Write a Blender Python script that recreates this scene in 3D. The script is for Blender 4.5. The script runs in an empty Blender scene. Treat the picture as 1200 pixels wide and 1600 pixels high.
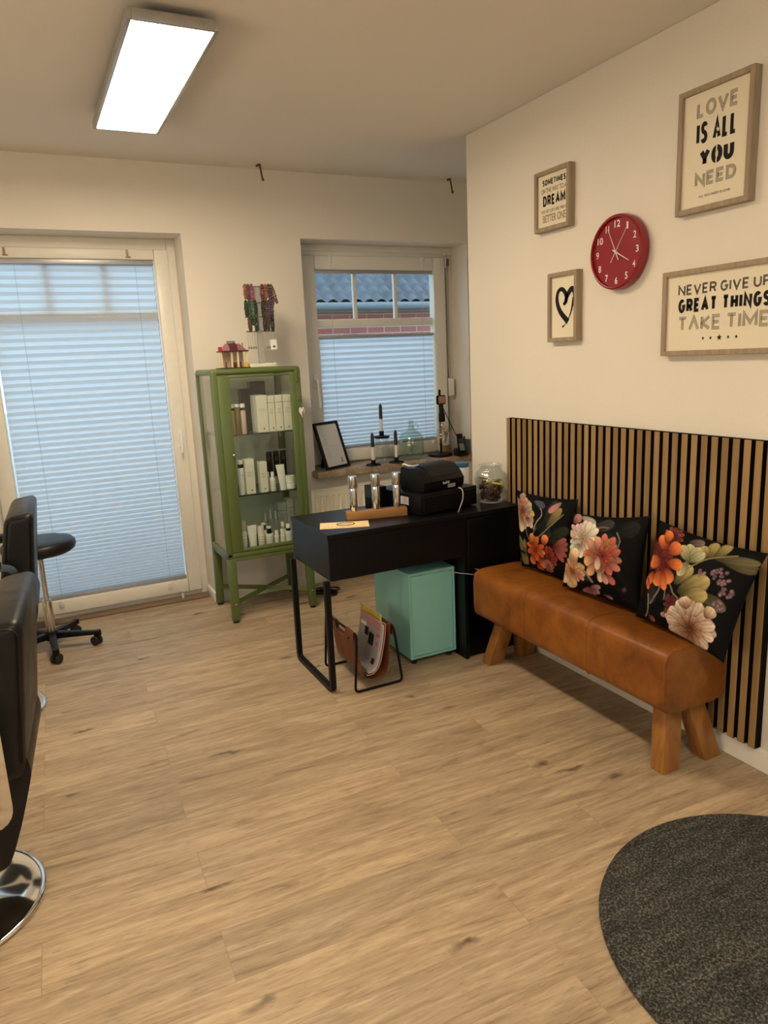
import bpy, bmesh, math, random
import numpy as np
from mathutils import Vector, Matrix
random.seed(7)
C = bpy.context.scene
COL = C.collection
PI = math.pi

# ------------------------------------------------------------------ camera
CAM = Vector((0, 0, 1.53))
yaw, pitch, roll = 0.45215115, -0.21230399, -0.04608991
fw = Vector((math.sin(yaw)*math.cos(pitch), math.cos(yaw)*math.cos(pitch), math.sin(pitch)))
r0 = Vector((math.cos(yaw), -math.sin(yaw), 0)); u0 = r0.cross(fw)
rt = r0*math.cos(roll) + u0*math.sin(roll); up = -r0*math.sin(roll) + u0*math.cos(roll)
cam = bpy.data.cameras.new('camera'); camo = bpy.data.objects.new('camera', cam); COL.objects.link(camo)
m = Matrix((rt, up, -fw)).transposed().to_4x4(); m.translation = CAM
camo.matrix_world = m
cam.sensor_fit = 'VERTICAL'; cam.sensor_height = 32.0; cam.lens = 1127.07/1600*32.0
cam.clip_start = 0.02; cam.clip_end = 200
C.camera = camo
# ------------------------------------------------------------------ view / world / light settings
vs = C.view_settings
vs.view_transform = 'Standard'; vs.look = 'None'; vs.gamma = 1; vs.use_curve_mapping = False
vs.exposure = 0.0
SKY = 2.85                 # overcast sky outside
LAMP = 43.5               # ceiling panel radiance
LAMP_COL = (1.0, 0.82, 0.575)
SKY_COL = (0.545, 0.79, 1.0)
C.cycles.use_denoising = True
C.cycles.max_bounces = 10; C.cycles.transparent_max_bounces = 16
C.cycles.caustics_reflective = False; C.cycles.caustics_refractive = False
C.cycles.sample_clamp_indirect = 6
w = bpy.data.worlds.new('overcast_sky'); C.world = w; w.use_nodes = True
bg = w.node_tree.nodes['Background']; bg.inputs[0].default_value = (*SKY_COL, 1); bg.inputs[1].default_value = SKY
_tc = w.node_tree.nodes.new('ShaderNodeTexCoord'); _sp = w.node_tree.nodes.new('ShaderNodeSeparateXYZ'); _rp = w.node_tree.nodes.new('ShaderNodeValToRGB'); _ml = w.node_tree.nodes.new('ShaderNodeMath')
w.node_tree.links.new(_tc.outputs['Generated'], _sp.inputs[0]); w.node_tree.links.new(_sp.outputs[2], _rp.inputs[0])   # overcast: brighter towards the zenith
_rp.color_ramp.elements[0].position = 0.0; _rp.color_ramp.elements[0].color = (0.78, 0.78, 0.78, 1); _rp.color_ramp.elements[1].position = 1.0; _rp.color_ramp.elements[1].color = (1.15, 1.15, 1.15, 1)
_ml.operation = 'MULTIPLY'; _ml.inputs[1].default_value = SKY; w.node_tree.links.new(_rp.outputs[0], _ml.inputs[0]); w.node_tree.links.new(_ml.outputs[0], bg.inputs[1])

# ------------------------------------------------------------------ materials
def srgb(r, g, b):
    f = lambda c: (c/255/12.92) if c/255 <= 0.04045 else ((c/255+0.055)/1.055)**2.4
    return (f(r), f(g), f(b))
class NT:
    def __init__(s, name):
        s.m = bpy.data.materials.new(name); s.m.use_nodes = True
        s.t = s.m.node_tree; s.n = s.t.nodes; s.p = s.n['Principled BSDF']; s.out = s.n['Material Output']
    def add(s, typ, **kw):
        n = s.n.new(typ)
        for k, v in kw.items():
            if k in n.inputs if isinstance(k, str) else False: n.inputs[k].default_value = v
            else: setattr(n, k, v)
        return n
    def link(s, a, b): s.t.links.new(a, b)
    def coords(s, scale=(1, 1, 1), rot=(0, 0, 0), loc=(0, 0, 0), kind='Object'):
        tc = s.n.new('ShaderNodeTexCoord'); mp = s.n.new('ShaderNodeMapping')
        mp.inputs['Scale'].default_value = scale; mp.inputs['Rotation'].default_value = rot; mp.inputs['Location'].default_value = loc
        s.link(tc.outputs[kind], mp.inputs[0]); return mp.outputs[0]
    def noise(s, vec, scale, detail=4, rough=0.55, dist=0):
        n = s.n.new('ShaderNodeTexNoise'); n.inputs['Scale'].default_value = scale; n.inputs['Detail'].default_value = detail
        n.inputs['Roughness'].default_value = rough; n.inputs['Distortion'].default_value = dist
        s.link(vec, n.inputs['Vector']); return n.outputs[0]
    def ramp(s, fac, stops):
        n = s.n.new('ShaderNodeValToRGB'); e = n.color_ramp.elements
        while len(e) < len(stops): e.new(0.5)
        for i, (p, c) in enumerate(stops):
            e[i].position = p; e[i].color = (*c, 1)
        s.link(fac, n.inputs[0]); return n.outputs[0]
    def mix(s, fac, a, b, mode='MIX'):
        n = s.n.new('ShaderNodeMix'); n.data_type = 'RGBA'; n.blend_type = mode
        for sock, v in ((n.inputs[0], fac), (n.inputs[6], a), (n.inputs[7], b)):
            if hasattr(v, 'links') or hasattr(v, 'is_linked'): s.link(v, sock)
            elif isinstance(v, (int, float)): sock.default_value = v
            else: sock.default_value = (*v, 1)
        return n.outputs[2]
    def bump(s, h, strength=0.2, dist=0.01):
        b = s.n.new('ShaderNodeBump'); b.inputs['Strength'].default_value = strength; b.inputs['Distance'].default_value = dist
        s.link(h, b.inputs['Height']); s.link(b.outputs[0], s.p.inputs['Normal'])
    def set(s, color=None, rough=None, metal=None, spec=None, **kw):
        if color is not None:
            if hasattr(color, 'is_linked'): s.link(color, s.p.inputs['Base Color'])
            else: s.p.inputs['Base Color'].default_value = (*color, 1)
        if rough is not None:
            if hasattr(rough, 'is_linked'): s.link(rough, s.p.inputs['Roughness'])
            else: s.p.inputs['Roughness'].default_value = rough
        if metal is not None: s.p.inputs['Metallic'].default_value = metal
        if spec is not None: s.p.inputs['Specular IOR Level'].default_value = spec
        for k, v in kw.items(): s.p.inputs[k].default_value = v
        return s
_plain = {}
def plain(name, color, rough=0.5, metal=0.0, spec=0.5, var=0.06, scale=25):
    """simple surface with a faint procedural colour variation"""
    if name in _plain: return _plain[name]
    t = NT(name); v = t.coords()
    n = t.noise(v, scale, 3)
    lo = tuple(max(0, c*(1-var)) for c in color); hi = tuple(min(1, c*(1+var)) for c in color)
    t.set(t.ramp(n, [(0.3, lo), (0.7, hi)]), rough, metal, spec)
    _plain[name] = t.m
    return t.m

def mk_wall(name, col, strength=0.25, scale=130):
    t = NT(name); v = t.coords()
    n = t.noise(v, scale, 3, 0.6); big = t.noise(v, 1.3, 2)
    t.set(t.ramp(big, [(0.3, tuple(c*0.97 for c in col)), (0.7, col)]), 0.9, 0, 0.2)
    t.bump(n, strength, 0.004); return t.m
WALL = mk_wall('white_wall_paint', (0.83, 0.78, 0.70), 0.5)
CEIL = mk_wall('white_ceiling_paint', (0.80, 0.76, 0.70), 0.12, 60)

def mk_floor():
    t = NT('oak_plank_vinyl')
    v = t.coords(rot=(0, 0, math.radians(2.0)), loc=(0.33, 0.071, 0))
    br = t.n.new('ShaderNodeTexBrick'); t.link(v, br.inputs['Vector'])
    br.offset = 0.37; br.offset_frequency = 2; br.squash = 1
    for k, x in (('Scale', 1.0), ('Mortar Size', 0.0009), ('Mortar Smooth', 0.1), ('Bias', 0.0), ('Brick Width', 1.22), ('Row Height', 0.184)):
        br.inputs[k].default_value = x
    br.inputs['Color1'].default_value = (0, 0, 0, 1); br.inputs['Color2'].default_value = (1, 1, 1, 1); br.inputs['Mortar'].default_value = (0.5, 0.5, 0.5, 1)
    # per plank offset so that the grain breaks at the joints
    sx = t.n.new('ShaderNodeVectorMath'); sx.operation = 'MULTIPLY_ADD'
    t.link(br.outputs['Color'], sx.inputs[0]); sx.inputs[1].default_value = (7.3, 3.1, 0); t.link(v, sx.inputs[2])
    def stretched(a, b):
        mp = t.n.new('ShaderNodeMapping'); mp.inputs['Scale'].default_value = (a, b, 1); t.link(sx.outputs[0], mp.inputs[0]); return mp.outputs[0]
    g1 = t.noise(stretched(1.6, 17), 1.6, 7, 0.62, 1.1)
    g2 = t.noise(stretched(9, 95), 1.5, 6, 0.72, 0.5)
    g3 = t.noise(stretched(0.9, 4.0), 1.5, 3, 0.5, 0.6)
    c = t.ramp(g1, [(0.26, (0.21, 0.150, 0.095)), (0.42, (0.375, 0.275, 0.178)), (0.56, (0.455, 0.345, 0.228)), (0.75, (0.56, 0.445, 0.31))])
    c = t.mix(0.62, c, t.ramp(g2, [(0.30, (0.30, 0.29, 0.28)), (0.45, (0.95, 0.95, 0.95)), (0.55, (1.05, 1.05, 1.05)), (0.72, (1.45, 1.43, 1.38))]), 'MULTIPLY')
    c = t.mix(0.6, c, t.ramp(g3, [(0.25, (0.80, 0.78, 0.77)), (0.7, (1.12, 1.12, 1.12))]), 'MULTIPLY')
    c = t.mix(0.5, c, t.ramp(br.outputs['Color'], [(0.0, (0.80, 0.80, 0.82)), (1.0, (1.12, 1.10, 1.06))]), 'MULTIPLY')
    # small dark knots / cracks stretched along the grain
    vo = t.n.new('ShaderNodeTexVoronoi'); vo.feature = 'F1'; vo.voronoi_dimensions = '2D'; vo.inputs['Scale'].default_value = 1.0
    vo.inputs['Randomness'].default_value = 1.0
    wob = t.noise(v, 14, 3)
    wv = t.n.new('ShaderNodeVectorMath'); wv.operation = 'MULTIPLY_ADD'; wv.inputs[1].default_value = (0.35, 0.35, 0)
    cmb = t.n.new('ShaderNodeCombineXYZ'); t.link(wob, cmb.inputs[0]); t.link(wob, cmb.inputs[1])
    t.link(cmb.outputs[0], wv.inputs[0]); t.link(stretched(1.9, 6.5), wv.inputs[2]); t.link(wv.outputs[0], vo.inputs['Vector'])
    kn = t.ramp(vo.outputs['Distance'], [(0.0, (1, 1, 1)), (0.045, (0.75, 0.75, 0.75)), (0.12, (0, 0, 0))])
    sel = t.ramp(t.noise(v, 1.7, 2), [(0.50, (0, 0, 0)), (0.58, (1, 1, 1))])
    kf = t.mix(1.0, kn, sel, 'MULTIPLY')
    c = t.mix(kf, c, (0.075, 0.048, 0.028))
    mo = t.ramp(br.outputs['Fac'], [(0.0, (0, 0, 0)), (1.0, (1, 1, 1))])
    mf = t.n.new('ShaderNodeMath'); mf.operation = 'MULTIPLY'; mf.inputs[1].default_value = 0.55; t.link(br.outputs['Fac'], mf.inputs[0])
    c = t.mix(mf.outputs[0], c, (0.20, 0.14, 0.085))
    t.set(c, t.ramp(g2, [(0.3, (0.52,)*3), (0.7, (0.42,)*3)]), 0, 0.35)
    t.bump(g2, 0.12, 0.002)
    return t.m
FLOOR = mk_floor()

def mk_wood(name, dark, light, axis='z', scale=1.0, rough=0.5):
    t = NT(name)
    st = {'x': (1.5, 22, 22), 'y': (22, 1.5, 22), 'z': (22, 22, 1.5)}[axis]
    v = t.coords(tuple(s*scale for s in st))
    g = t.noise(v, 1.6, 6, 0.6, 0.6)
    t.set(t.ramp(g, [(0.25, dark), (0.75, light)]), rough, 0, 0.35); t.bump(g, 0.1, 0.002)
    return t.m
SLAT = [mk_wood('slat_oak_%d' % i, tuple(c*k for c in (0.24, 0.145, 0.055)), tuple(c*k for c in (0.40, 0.255, 0.105)), 'z', 1.0, 0.5) for i, k in enumerate((0.80, 1.0, 1.12))]
FRAMEWOOD = mk_wood('grey_oak_frame', (0.26, 0.195, 0.13), (0.42, 0.33, 0.235), 'z', 1.5, 0.6)
LEGWOOD = mk_wood('bench_leg_wood', (0.20, 0.075, 0.018), (0.42, 0.19, 0.050), 'z', 0.7, 0.4)
BEECH = mk_wood('holder_wood', (0.25, 0.115, 0.035), (0.40, 0.20, 0.065), 'x', 1.0, 0.45)
THRESH = mk_wood('threshold_wood', (0.16, 0.11, 0.07), (0.27, 0.19, 0.12), 'x', 1.0, 0.5)

def mk_leather(name, lo, mid, hi, rough=0.36):
    t = NT(name); v = t.coords()
    n = t.noise(v, 5.5, 5, 0.6, 0.5); f = t.noise(v, 210, 3, 0.6)
    c = t.ramp(n, [(0.28, lo), (0.5, mid), (0.75, hi)])
    c = t.mix(0.35, c, t.ramp(t.noise(v, 38, 4, 0.65), [(0.35, (0.6, 0.6, 0.6)), (0.6, (1.1, 1.1, 1.1))]), 'MULTIPLY')
    t.set(c, t.ramp(n, [(0.3, (rough+0.1,)*3), (0.7, (rough-0.06,)*3)]), 0, 0.35)
    t.bump(f, 0.12, 0.002); return t.m
COGNAC = mk_leather('cognac_leather', (0.13, 0.036, 0.006), (0.235, 0.076, 0.011), (0.35, 0.13, 0.020))
SLINGL = mk_leather('brown_sling_leather', (0.13, 0.042, 0.016), (0.19, 0.062, 0.022), (0.24, 0.085, 0.032), 0.5)
BLACKL = mk_leather('black_leatherette', (0.0035, 0.0035, 0.004), (0.005, 0.005, 0.006), (0.008, 0.008, 0.009), 0.40)

PVC = plain('white_pvc', (0.80, 0.77, 0.70), 0.35, 0, 0.5, 0.02)
WHITE = plain('white_plastic', (0.82, 0.80, 0.77), 0.4, 0, 0.5, 0.02)
SKIRT = plain('skirting_white', (0.82, 0.80, 0.76), 0.45, 0, 0.4, 0.02)
RADW = plain('radiator_enamel', (0.80, 0.76, 0.66), 0.4, 0, 0.4, 0.02)
ALU = plain('blind_rail_aluminium', (0.42, 0.43, 0.46), 0.4, 0.6, 0.5, 0.03)
CHROME = plain('chrome', (0.80, 0.80, 0.80), 0.06, 1.0, 0.5, 0.01)
STEEL = plain('brushed_steel', (0.62, 0.60, 0.57), 0.16, 1.0, 0.5, 0.02)
BLACK = plain('black_metal', (0.004, 0.004, 0.0045), 0.45, 0.0, 0.2, 0.1)
BLACKP = plain('black_plastic', (0.004, 0.004, 0.0045), 0.42, 0.0, 0.2, 0.1)
BLACKD = plain('black_desk_foil', (0.0025, 0.0028, 0.0035), 0.36, 0.0, 0.25, 0.1)
GREEN = plain('green_enamel', (0.098, 0.138, 0.040), 0.32, 0.0, 0.5, 0.03)
TEAL = plain('teal_enamel', (0.26, 0.58, 0.53), 0.38, 0.0, 0.5, 0.02)
RED = plain('red_clock_plastic', (0.27, 0.009, 0.018), 0.25, 0.0, 0.5, 0.02)
PAPER = plain('poster_paper', (0.80, 0.73, 0.58), 0.7, 0, 0.2, 0.01)
PAPERW = plain('white_paper', (0.72, 0.71, 0.70), 0.7, 0, 0.2, 0.01)
INK = plain('black_ink', (0.012, 0.011, 0.010), 0.7, 0, 0.2, 0.05)
INKG = plain('grey_ink', (0.16, 0.135, 0.10), 0.7, 0, 0.2, 0.05)
INKB = plain('beige_ink', (0.36, 0.28, 0.18), 0.7, 0, 0.2, 0.05)
CREAM = plain('cream_carton', (0.78, 0.74, 0.66), 0.45, 0, 0.4, 0.02)
CARTONG = plain('grey_carton', (0.50, 0.50, 0.47), 0.5, 0, 0.4, 0.02)
DARKBOX = plain('dark_carton', (0.016, 0.014, 0.016), 0.45, 0, 0.4, 0.05)
OLIVE = plain('olive_bottle', (0.17, 0.13, 0.03), 0.3, 0, 0.5, 0.04)
ROSE = plain('rose_bottle', (0.62, 0.46, 0.44), 0.35, 0, 0.5, 0.03)
AMBER = plain('amber_bottle', (0.45, 0.36, 0.20), 0.3, 0, 0.5, 0.04)
FELT = plain('black_felt', (0.006, 0.005, 0.005), 0.95, 0, 0.1, 0.2, 200)
BRONZE = plain('bronze_clip', (0.30, 0.18, 0.12), 0.4, 0.6)
CANDLEB = plain('black_wax', (0.010, 0.010, 0.016), 0.45)
CANDLEW = plain('white_wax', (0.80, 0.76, 0.70), 0.45)
KRAFT = plain('kraft_card', (0.80, 0.60, 0.32), 0.6)
COPPER = plain('copper_wood_disc', (0.42, 0.22, 0.13), 0.5)
TERRA = plain('wicker_pot', (0.33, 0.19, 0.08), 0.7)
GREYM = plain('grey_mesh_metal', (0.26, 0.26, 0.24), 0.5, 0.4)
GREYACR = plain('grey_acrylic', (0.36, 0.34, 0.31), 0.3)
RUBBER = plain('rubber', (0.010, 0.010, 0.010), 0.7)
CABLEW = plain('grey_cable', (0.38, 0.38, 0.38), 0.5)
STRAP = plain('strap_webbing', (0.44, 0.42, 0.37), 0.8)
BLUEP = plain('blue_plastic', (0.03, 0.14, 0.22), 0.4)
LAMPGREY = plain('lamp_aluminium', (0.46, 0.45, 0.43), 0.35, 0.7)
HOOKM = plain('hook_metal', (0.14, 0.09, 0.06), 0.5, 0.5)
LEAFG = plain('leaf_green', (0.05, 0.09, 0.03), 0.5)

def mk_stone():
    t = NT('brown_stone'); v = t.coords()
    n = t.noise(v, 9, 7, 0.7, 1.2); p = t.noise(v, 60, 4, 0.7)
    c = t.ramp(n, [(0.25, (0.18, 0.115, 0.07)), (0.5, (0.37, 0.27, 0.18)), (0.75, (0.52, 0.42, 0.31))])
    c = t.mix(0.6, c, t.ramp(p, [(0.35, (0.45, 0.42, 0.40)), (0.6, (1.1, 1.1, 1.1))]), 'MULTIPLY')
    t.set(c, 0.45, 0, 0.4); t.bump(p, 0.5, 0.006); return t.m
STONE = mk_stone()

def mk_rug():
    t = NT('charcoal_rug'); v = t.coords()
    f = t.noise(v, 150, 4, 0.8); b = t.noise(t.coords((4, 22, 1), (0, 0, 0.55)), 1.4, 5, 0.65, 0.4)
    pt = t.noise(v, 5, 3)
    c = t.ramp(f, [(0.36, (0.010, 0.010, 0.010)), (0.5, (0.068, 0.068, 0.063)), (0.66, (0.30, 0.295, 0.275))])
    c = t.mix(0.7, c, t.ramp(b, [(0.32, (0.40, 0.40, 0.43)), (0.68, (1.6, 1.58, 1.5))]), 'MULTIPLY')
    c = t.mix(0.25, c, t.ramp(pt, [(0.35, (0.035, 0.030, 0.030)), (0.6, (0.038, 0.040, 0.030))]))
    t.set(c, 0.95, 0, 0.1); t.bump(f, 0.9, 0.008); return t.m
RUG = mk_rug()

def mk_emit(name, col, s):
    t = NT(name); t.set((0.8, 0.8, 0.8), 0.5)
    t.p.inputs['Emission Color'].default_value = (*col, 1); t.p.inputs['Emission Strength'].default_value = s
    return t.m
BARLIGHT = mk_emit('mirror_light_diffuser', LAMP_COL, 56.0)
PANEL = mk_emit('lamp_diffuser', LAMP_COL, LAMP)

def mk_glass(name, tint=(1, 1, 1), fres=1.45, base=0.0, rough=0.0):
    """thin clear sheet: passes light, reflects by Fresnel"""
    t = NT(name); t.n.remove(t.p)
    tr = t.n.new('ShaderNodeBsdfTransparent'); tr.inputs[0].default_value = (*tint, 1)
    gl = t.n.new('ShaderNodeBsdfGlossy'); gl.inputs['Roughness'].default_value = rough; gl.inputs[0].default_value = (1, 1, 1, 1)
    fr = t.n.new('ShaderNodeFresnel')
    # thin sheet: the same reflectance from both sides
    ge = t.n.new('ShaderNodeNewGeometry'); mi = t.n.new('ShaderNodeMix'); mi.data_type = 'FLOAT'
    t.link(ge.outputs['Backfacing'], mi.inputs[0]); mi.inputs[2].default_value = fres; mi.inputs[3].default_value = 1/fres; t.link(mi.outputs[0], fr.inputs[0])
    mx = t.n.new('ShaderNodeMixShader'); t.link(fr.outputs[0], mx.inputs[0]); t.link(tr.outputs[0], mx.inputs[1]); t.link(gl.outputs[0], mx.inputs[2])
    t.link(mx.outputs[0], t.out.inputs[0]); return t.m
GLASS = mk_glass('window_glass', (0.95, 0.98, 0.97))
CABGLASS = mk_glass('cabinet_glass', (0.93, 0.96, 0.94), 1.45)
JARGLASS = mk_glass('jar_glass', (0.94, 0.96, 0.955), 1.6)
GREENGLASS = mk_glass('demijohn_glass', (0.88, 0.93, 0.90), 1.6)
BULBGLASS = mk_glass('bulb_glass', (0.95, 0.92, 0.88), 2.0)
SHELFGLASS = mk_glass('shelf_glass', (0.55, 0.62, 0.58), 1.45)

def mk_blind():
    t = NT('pleated_blind_fabric'); t.n.remove(t.p)
    v = t.coords(); f = t.noise(v, 350, 2)
    d = t.n.new('ShaderNodeBsdfDiffuse'); d.inputs[0].default_value = (0.62, 0.62, 0.62, 1)
    tl = t.n.new('ShaderNodeBsdfTranslucent'); t.link(t.ramp(f, [(0.3, (0.80, 0.82, 0.85)), (0.7, (0.88, 0.90, 0.93))]), tl.inputs[0])
    mx = t.n.new('ShaderNodeMixShader'); mx.inputs[0].default_value = 0.72
    t.link(d.outputs[0], mx.inputs[1]); t.link(tl.outputs[0], mx.inputs[2]); t.link(mx.outputs[0], t.out.inputs[0]); return t.m
BLIND = mk_blind()

def mk_brick():
    t = NT('red_brick')
    tc = t.n.new('ShaderNodeTexCoord'); sp = t.n.new('ShaderNodeSeparateXYZ'); cb = t.n.new('ShaderNodeCombineXYZ')
    t.link(tc.outputs['Object'], sp.inputs[0]); t.link(sp.outputs[0], cb.inputs[0]); t.link(sp.outputs[2], cb.inputs[1])
    br = t.n.new('ShaderNodeTexBrick'); t.link(cb.outputs[0], br.inputs['Vector'])
    for k, x in (('Scale', 1.0), ('Mortar Size', 0.006), ('Brick Width', 0.25), ('Row Height', 0.083), ('Bias', 0.0)): br.inputs[k].default_value = x
    br.inputs['Color1'].default_value = (0.42, 0.105, 0.075, 1); br.inputs['Color2'].default_value = (0.54, 0.17, 0.125, 1); br.inputs['Mortar'].default_value = (0.55, 0.45, 0.39, 1)
    t.set(br.outputs[0], 0.8); return t.m
BRICK = mk_brick()
TILE = plain('grey_roof_tile', (0.085, 0.082, 0.095), 0.55, 0, 0.4, 0.3, 3)
ASPHALT = plain('yard_paving', (0.42, 0.41, 0.40), 0.9)
GUTTER = plain('zinc_gutter', (0.17, 0.19, 0.205), 0.6, 0.0)

# ------------------------------------------------------------------ mesh builder
def smooth_path(pts, n=8, closed=False):
    """Catmull-Rom through the points"""
    P = [Vector(p) for p in pts]; out = []
    N = len(P); rng = range(N if closed else N-1)
    for i in rng:
        if closed: a, b, c, d = P[i-1], P[i], P[(i+1) % N], P[(i+2) % N]
        else: a, b, c, d = P[max(i-1, 0)], P[i], P[i+1], P[min(i+2, N-1)]
        for k in range(n):
            s = k/n
            out.append(0.5*((2*b)+(-a+c)*s+(2*a-5*b+4*c-d)*s*s+(-a+3*b-3*c+d)*s**3))
    if not closed: out.append(P[-1])
    return out
def round_path(pts, rad, n=5, closed=False):
    """polyline with rounded corners"""
    P = [Vector(p) for p in pts]; out = []; N = len(P)
    for i in range(N):
        if not closed and i in (0, N-1): out.append(P[i]); continue
        a, b, c = P[i-1], P[i], P[(i+1) % N]
        r = min(rad, (a-b).length*0.49, (c-b).length*0.49)
        p, q = b+(a-b).normalized()*r, b+(c-b).normalized()*r
        for k in range(n+1):
            s = k/n; out.append((1-s)**2*p+2*s*(1-s)*b+s*s*q)
    return out
class MB:
    def __init__(s): s.bm = bmesh.new()
    def _merge(s, other, mat=None):
        if mat is not None: bmesh.ops.transform(other, matrix=mat, verts=other.verts)
        me = bpy.data.meshes.new('tmp'); other.to_mesh(me); other.free(); s.bm.from_mesh(me); bpy.data.meshes.remove(me)
        return s
    def box(s, lo, hi, r=0.0, seg=2, mat=None):
        b = bmesh.new(); bmesh.ops.create_cube(b, size=1)
        d = [hi[i]-lo[i] for i in range(3)]; c = [(hi[i]+lo[i])/2 for i in range(3)]
        for v in b.verts: v.co = Vector((v.co.x*d[0]+c[0], v.co.y*d[1]+c[1], v.co.z*d[2]+c[2]))
        if r > 0: bmesh.ops.bevel(b, geom=list(b.edges), offset=min(r, min(abs(x) for x in d)*0.49), segments=seg, profile=0.5, affect='EDGES')
        return s._merge(b, mat)
    def hexa(s, bot, top, r=0.0, seg=2):
        """bot/top: 4 corners each, counter-clockwise seen from above"""
        b = bmesh.new(); v = [b.verts.new(p) for p in list(bot)+list(top)]
        for f in ((3, 2, 1, 0), (4, 5, 6, 7), (0, 1, 5, 4), (1, 2, 6, 5), (2, 3, 7, 6), (3, 0, 4, 7)): b.faces.new([v[i] for i in f])
        if r > 0: bmesh.ops.bevel(b, geom=list(b.edges), offset=r, segments=seg, profile=0.5, affect='EDGES')
        return s._merge(b)
    def cyl(s, p0, p1, r0, r1=None, n=24, bev=0.0):
        p0, p1 = Vector(p0), Vector(p1); r1 = r0 if r1 is None else r1; d = p1-p0; L = d.length
        b = bmesh.new(); bmesh.ops.create_cone(b, cap_ends=True, segments=n, radius1=r0, radius2=r1, depth=L)
        if bev > 0:
            ed = [e for e in b.edges if len(e.link_faces) == 2 and any(len(f.verts) > 4 for f in e.link_faces)]
            bmesh.ops.bevel(b, geom=ed, offset=bev, segments=3, profile=0.5, affect='EDGES')
        q = d.to_track_quat('Z', 'Y').to_matrix().to_4x4(); q.translation = (p0+p1)/2
        return s._merge(b, q)
    def sphere(s, c, r, n=16, sc=(1, 1, 1)):
        b = bmesh.new(); bmesh.ops.create_uvsphere(b, u_segments=n, v_segments=max(6, n*2//3), radius=r)
        for v in b.verts: v.co = Vector((v.co.x*sc[0]+c[0], v.co.y*sc[1]+c[1], v.co.z*sc[2]+c[2]))
        return s._merge(b)
    def lathe(s, prof, c=(0, 0, 0), n=32, mat=None, rib=0.0, nrib=0):
        b = bmesh.new(); rings = []
        for r, z in prof:
            if r < 1e-6: rings.append([b.verts.new((0, 0, z))])
            else:
                ring = []
                for k in range(n):
                    a = 2*PI*k/n; rr = r*(1+rib*math.cos(nrib*a)) if nrib else r
                    ring.append(b.verts.new((rr*math.cos(a), rr*math.sin(a), z)))
                rings.append(ring)
        for A, B in zip(rings, rings[1:]):
            for k in range(n):
                a, a2, d, d2 = A[k % len(A)], A[(k+1) % len(A)], B[k % len(B)], B[(k+1) % len(B)]
                vs_ = []
                for q in (a, a2, d2, d):
                    if q not in vs_: vs_.append(q)
                if len(vs_) >= 3:
                    try: b.faces.new(vs_)
                    except ValueError: pass
        bmesh.ops.translate(b, vec=Vector(c), verts=b.verts)
        return s._merge(b, mat)
    def tube(s, path, r, n=10, closed=False, sq=None):
        """sq=(w,h): flat bar instead of a round tube"""
        P = [Vector(p) for p in path]; N = len(P); b = bmesh.new(); rings = []
        T0 = (P[1]-P[0]).normalized(); up_ = Vector((0, 0, 1)) if abs(T0.z) < 0.9 else Vector((1, 0, 0))
        nrm = (up_-T0*up_.dot(T0)).normalized()
        for i in range(N):
            if closed: T = (P[(i+1) % N]-P[i-1]).normalized()
            else: T = (P[min(i+1, N-1)]-P[max(i-1, 0)]).normalized()
            nrm = (nrm-T*nrm.dot(T)).normalized(); bn = T.cross(nrm)
            rr = r[i] if isinstance(r, (list, tuple)) else r
            if sq: off = [(-sq[0]/2, -sq[1]/2), (sq[0]/2, -sq[1]/2), (sq[0]/2, sq[1]/2), (-sq[0]/2, sq[1]/2)]
            else: off = [(rr*math.cos(2*PI*k/n), rr*math.sin(2*PI*k/n)) for k in range(n)]
            rings.append([b.verts.new(P[i]+nrm*x+bn*y) for x, y in off])
        M_ = len(rings[0])
        for i in range(N if closed else N-1):
            A, B = rings[i], rings[(i+1) % N]
            for k in range(M_): b.faces.new((A[k], A[(k+1) % M_], B[(k+1) % M_], B[k]))
        if not closed:
            b.faces.new(rings[0][::-1]); b.faces.new(rings[-1])
        bmesh.ops.recalc_face_normals(b, faces=b.faces)
        return s._merge(b)
    def poly(s, pts, off):
        """flat outline extruded by vector off"""
        b = bmesh.new(); off = Vector(off)
        A = [b.verts.new(p) for p in pts]; B = [b.verts.new(Vector(p)+off) for p in pts]; N = len(pts)
        b.faces.new(A); b.faces.new(B[::-1])
        for k in range(N): b.faces.new((A[k], B[k], B[(k+1) % N], A[(k+1) % N]))
        bmesh.ops.recalc_face_normals(b, faces=b.faces)
        return s._merge(b)
    def grid(s, fn, nu, nv, close_u=False):
        b = bmesh.new(); V = [[b.verts.new(fn(i/(nu if close_u else nu-1), j/(nv-1))) for j in range(nv)] for i in range(nu)]
        for i in range(nu if close_u else nu-1):
            for j in range(nv-1): b.faces.new((V[i][j], V[(i+1) % nu][j], V[(i+1) % nu][j+1], V[i][j+1]))
        return s._merge(b)
    def add_mesh(s, me, mat):
        b = bmesh.new(); b.from_mesh(me); return s._merge(b, mat)
    def build(s, name, mat, parent=None, local=False, ang=35, normals=True):
        bm = s.bm
        if normals: bmesh.ops.recalc_face_normals(bm, faces=bm.faces)
        o_loc = Vector((0, 0, 0))
        if parent is None:
            xs = [v.co for v in bm.verts]
            lo = [min(c[i] for c in xs) for i in range(3)]; hi = [max(c[i] for c in xs) for i in range(3)]
            o_loc = Vector(((lo[0]+hi[0])/2, (lo[1]+hi[1])/2, lo[2]))
            bmesh.ops.translate(bm, vec=-o_loc, verts=bm.verts)
        elif not local:
            p, L = parent, Vector((0, 0, 0))
            while p: L += p.location; p = p.parent
            bmesh.ops.translate(bm, vec=-L, verts=bm.verts)
        me = bpy.data.meshes.new(name); bm.to_mesh(me); bm.free()
        me.polygons.foreach_set('use_smooth', [True]*len(me.polygons))
        if ang is not None: me.set_sharp_from_angle(angle=math.radians(ang))
        me.materials.append(mat)
        o = bpy.data.objects.new(name, me); o.location = o_loc; COL.objects.link(o)
        if parent: o.parent = parent
        return o
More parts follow.
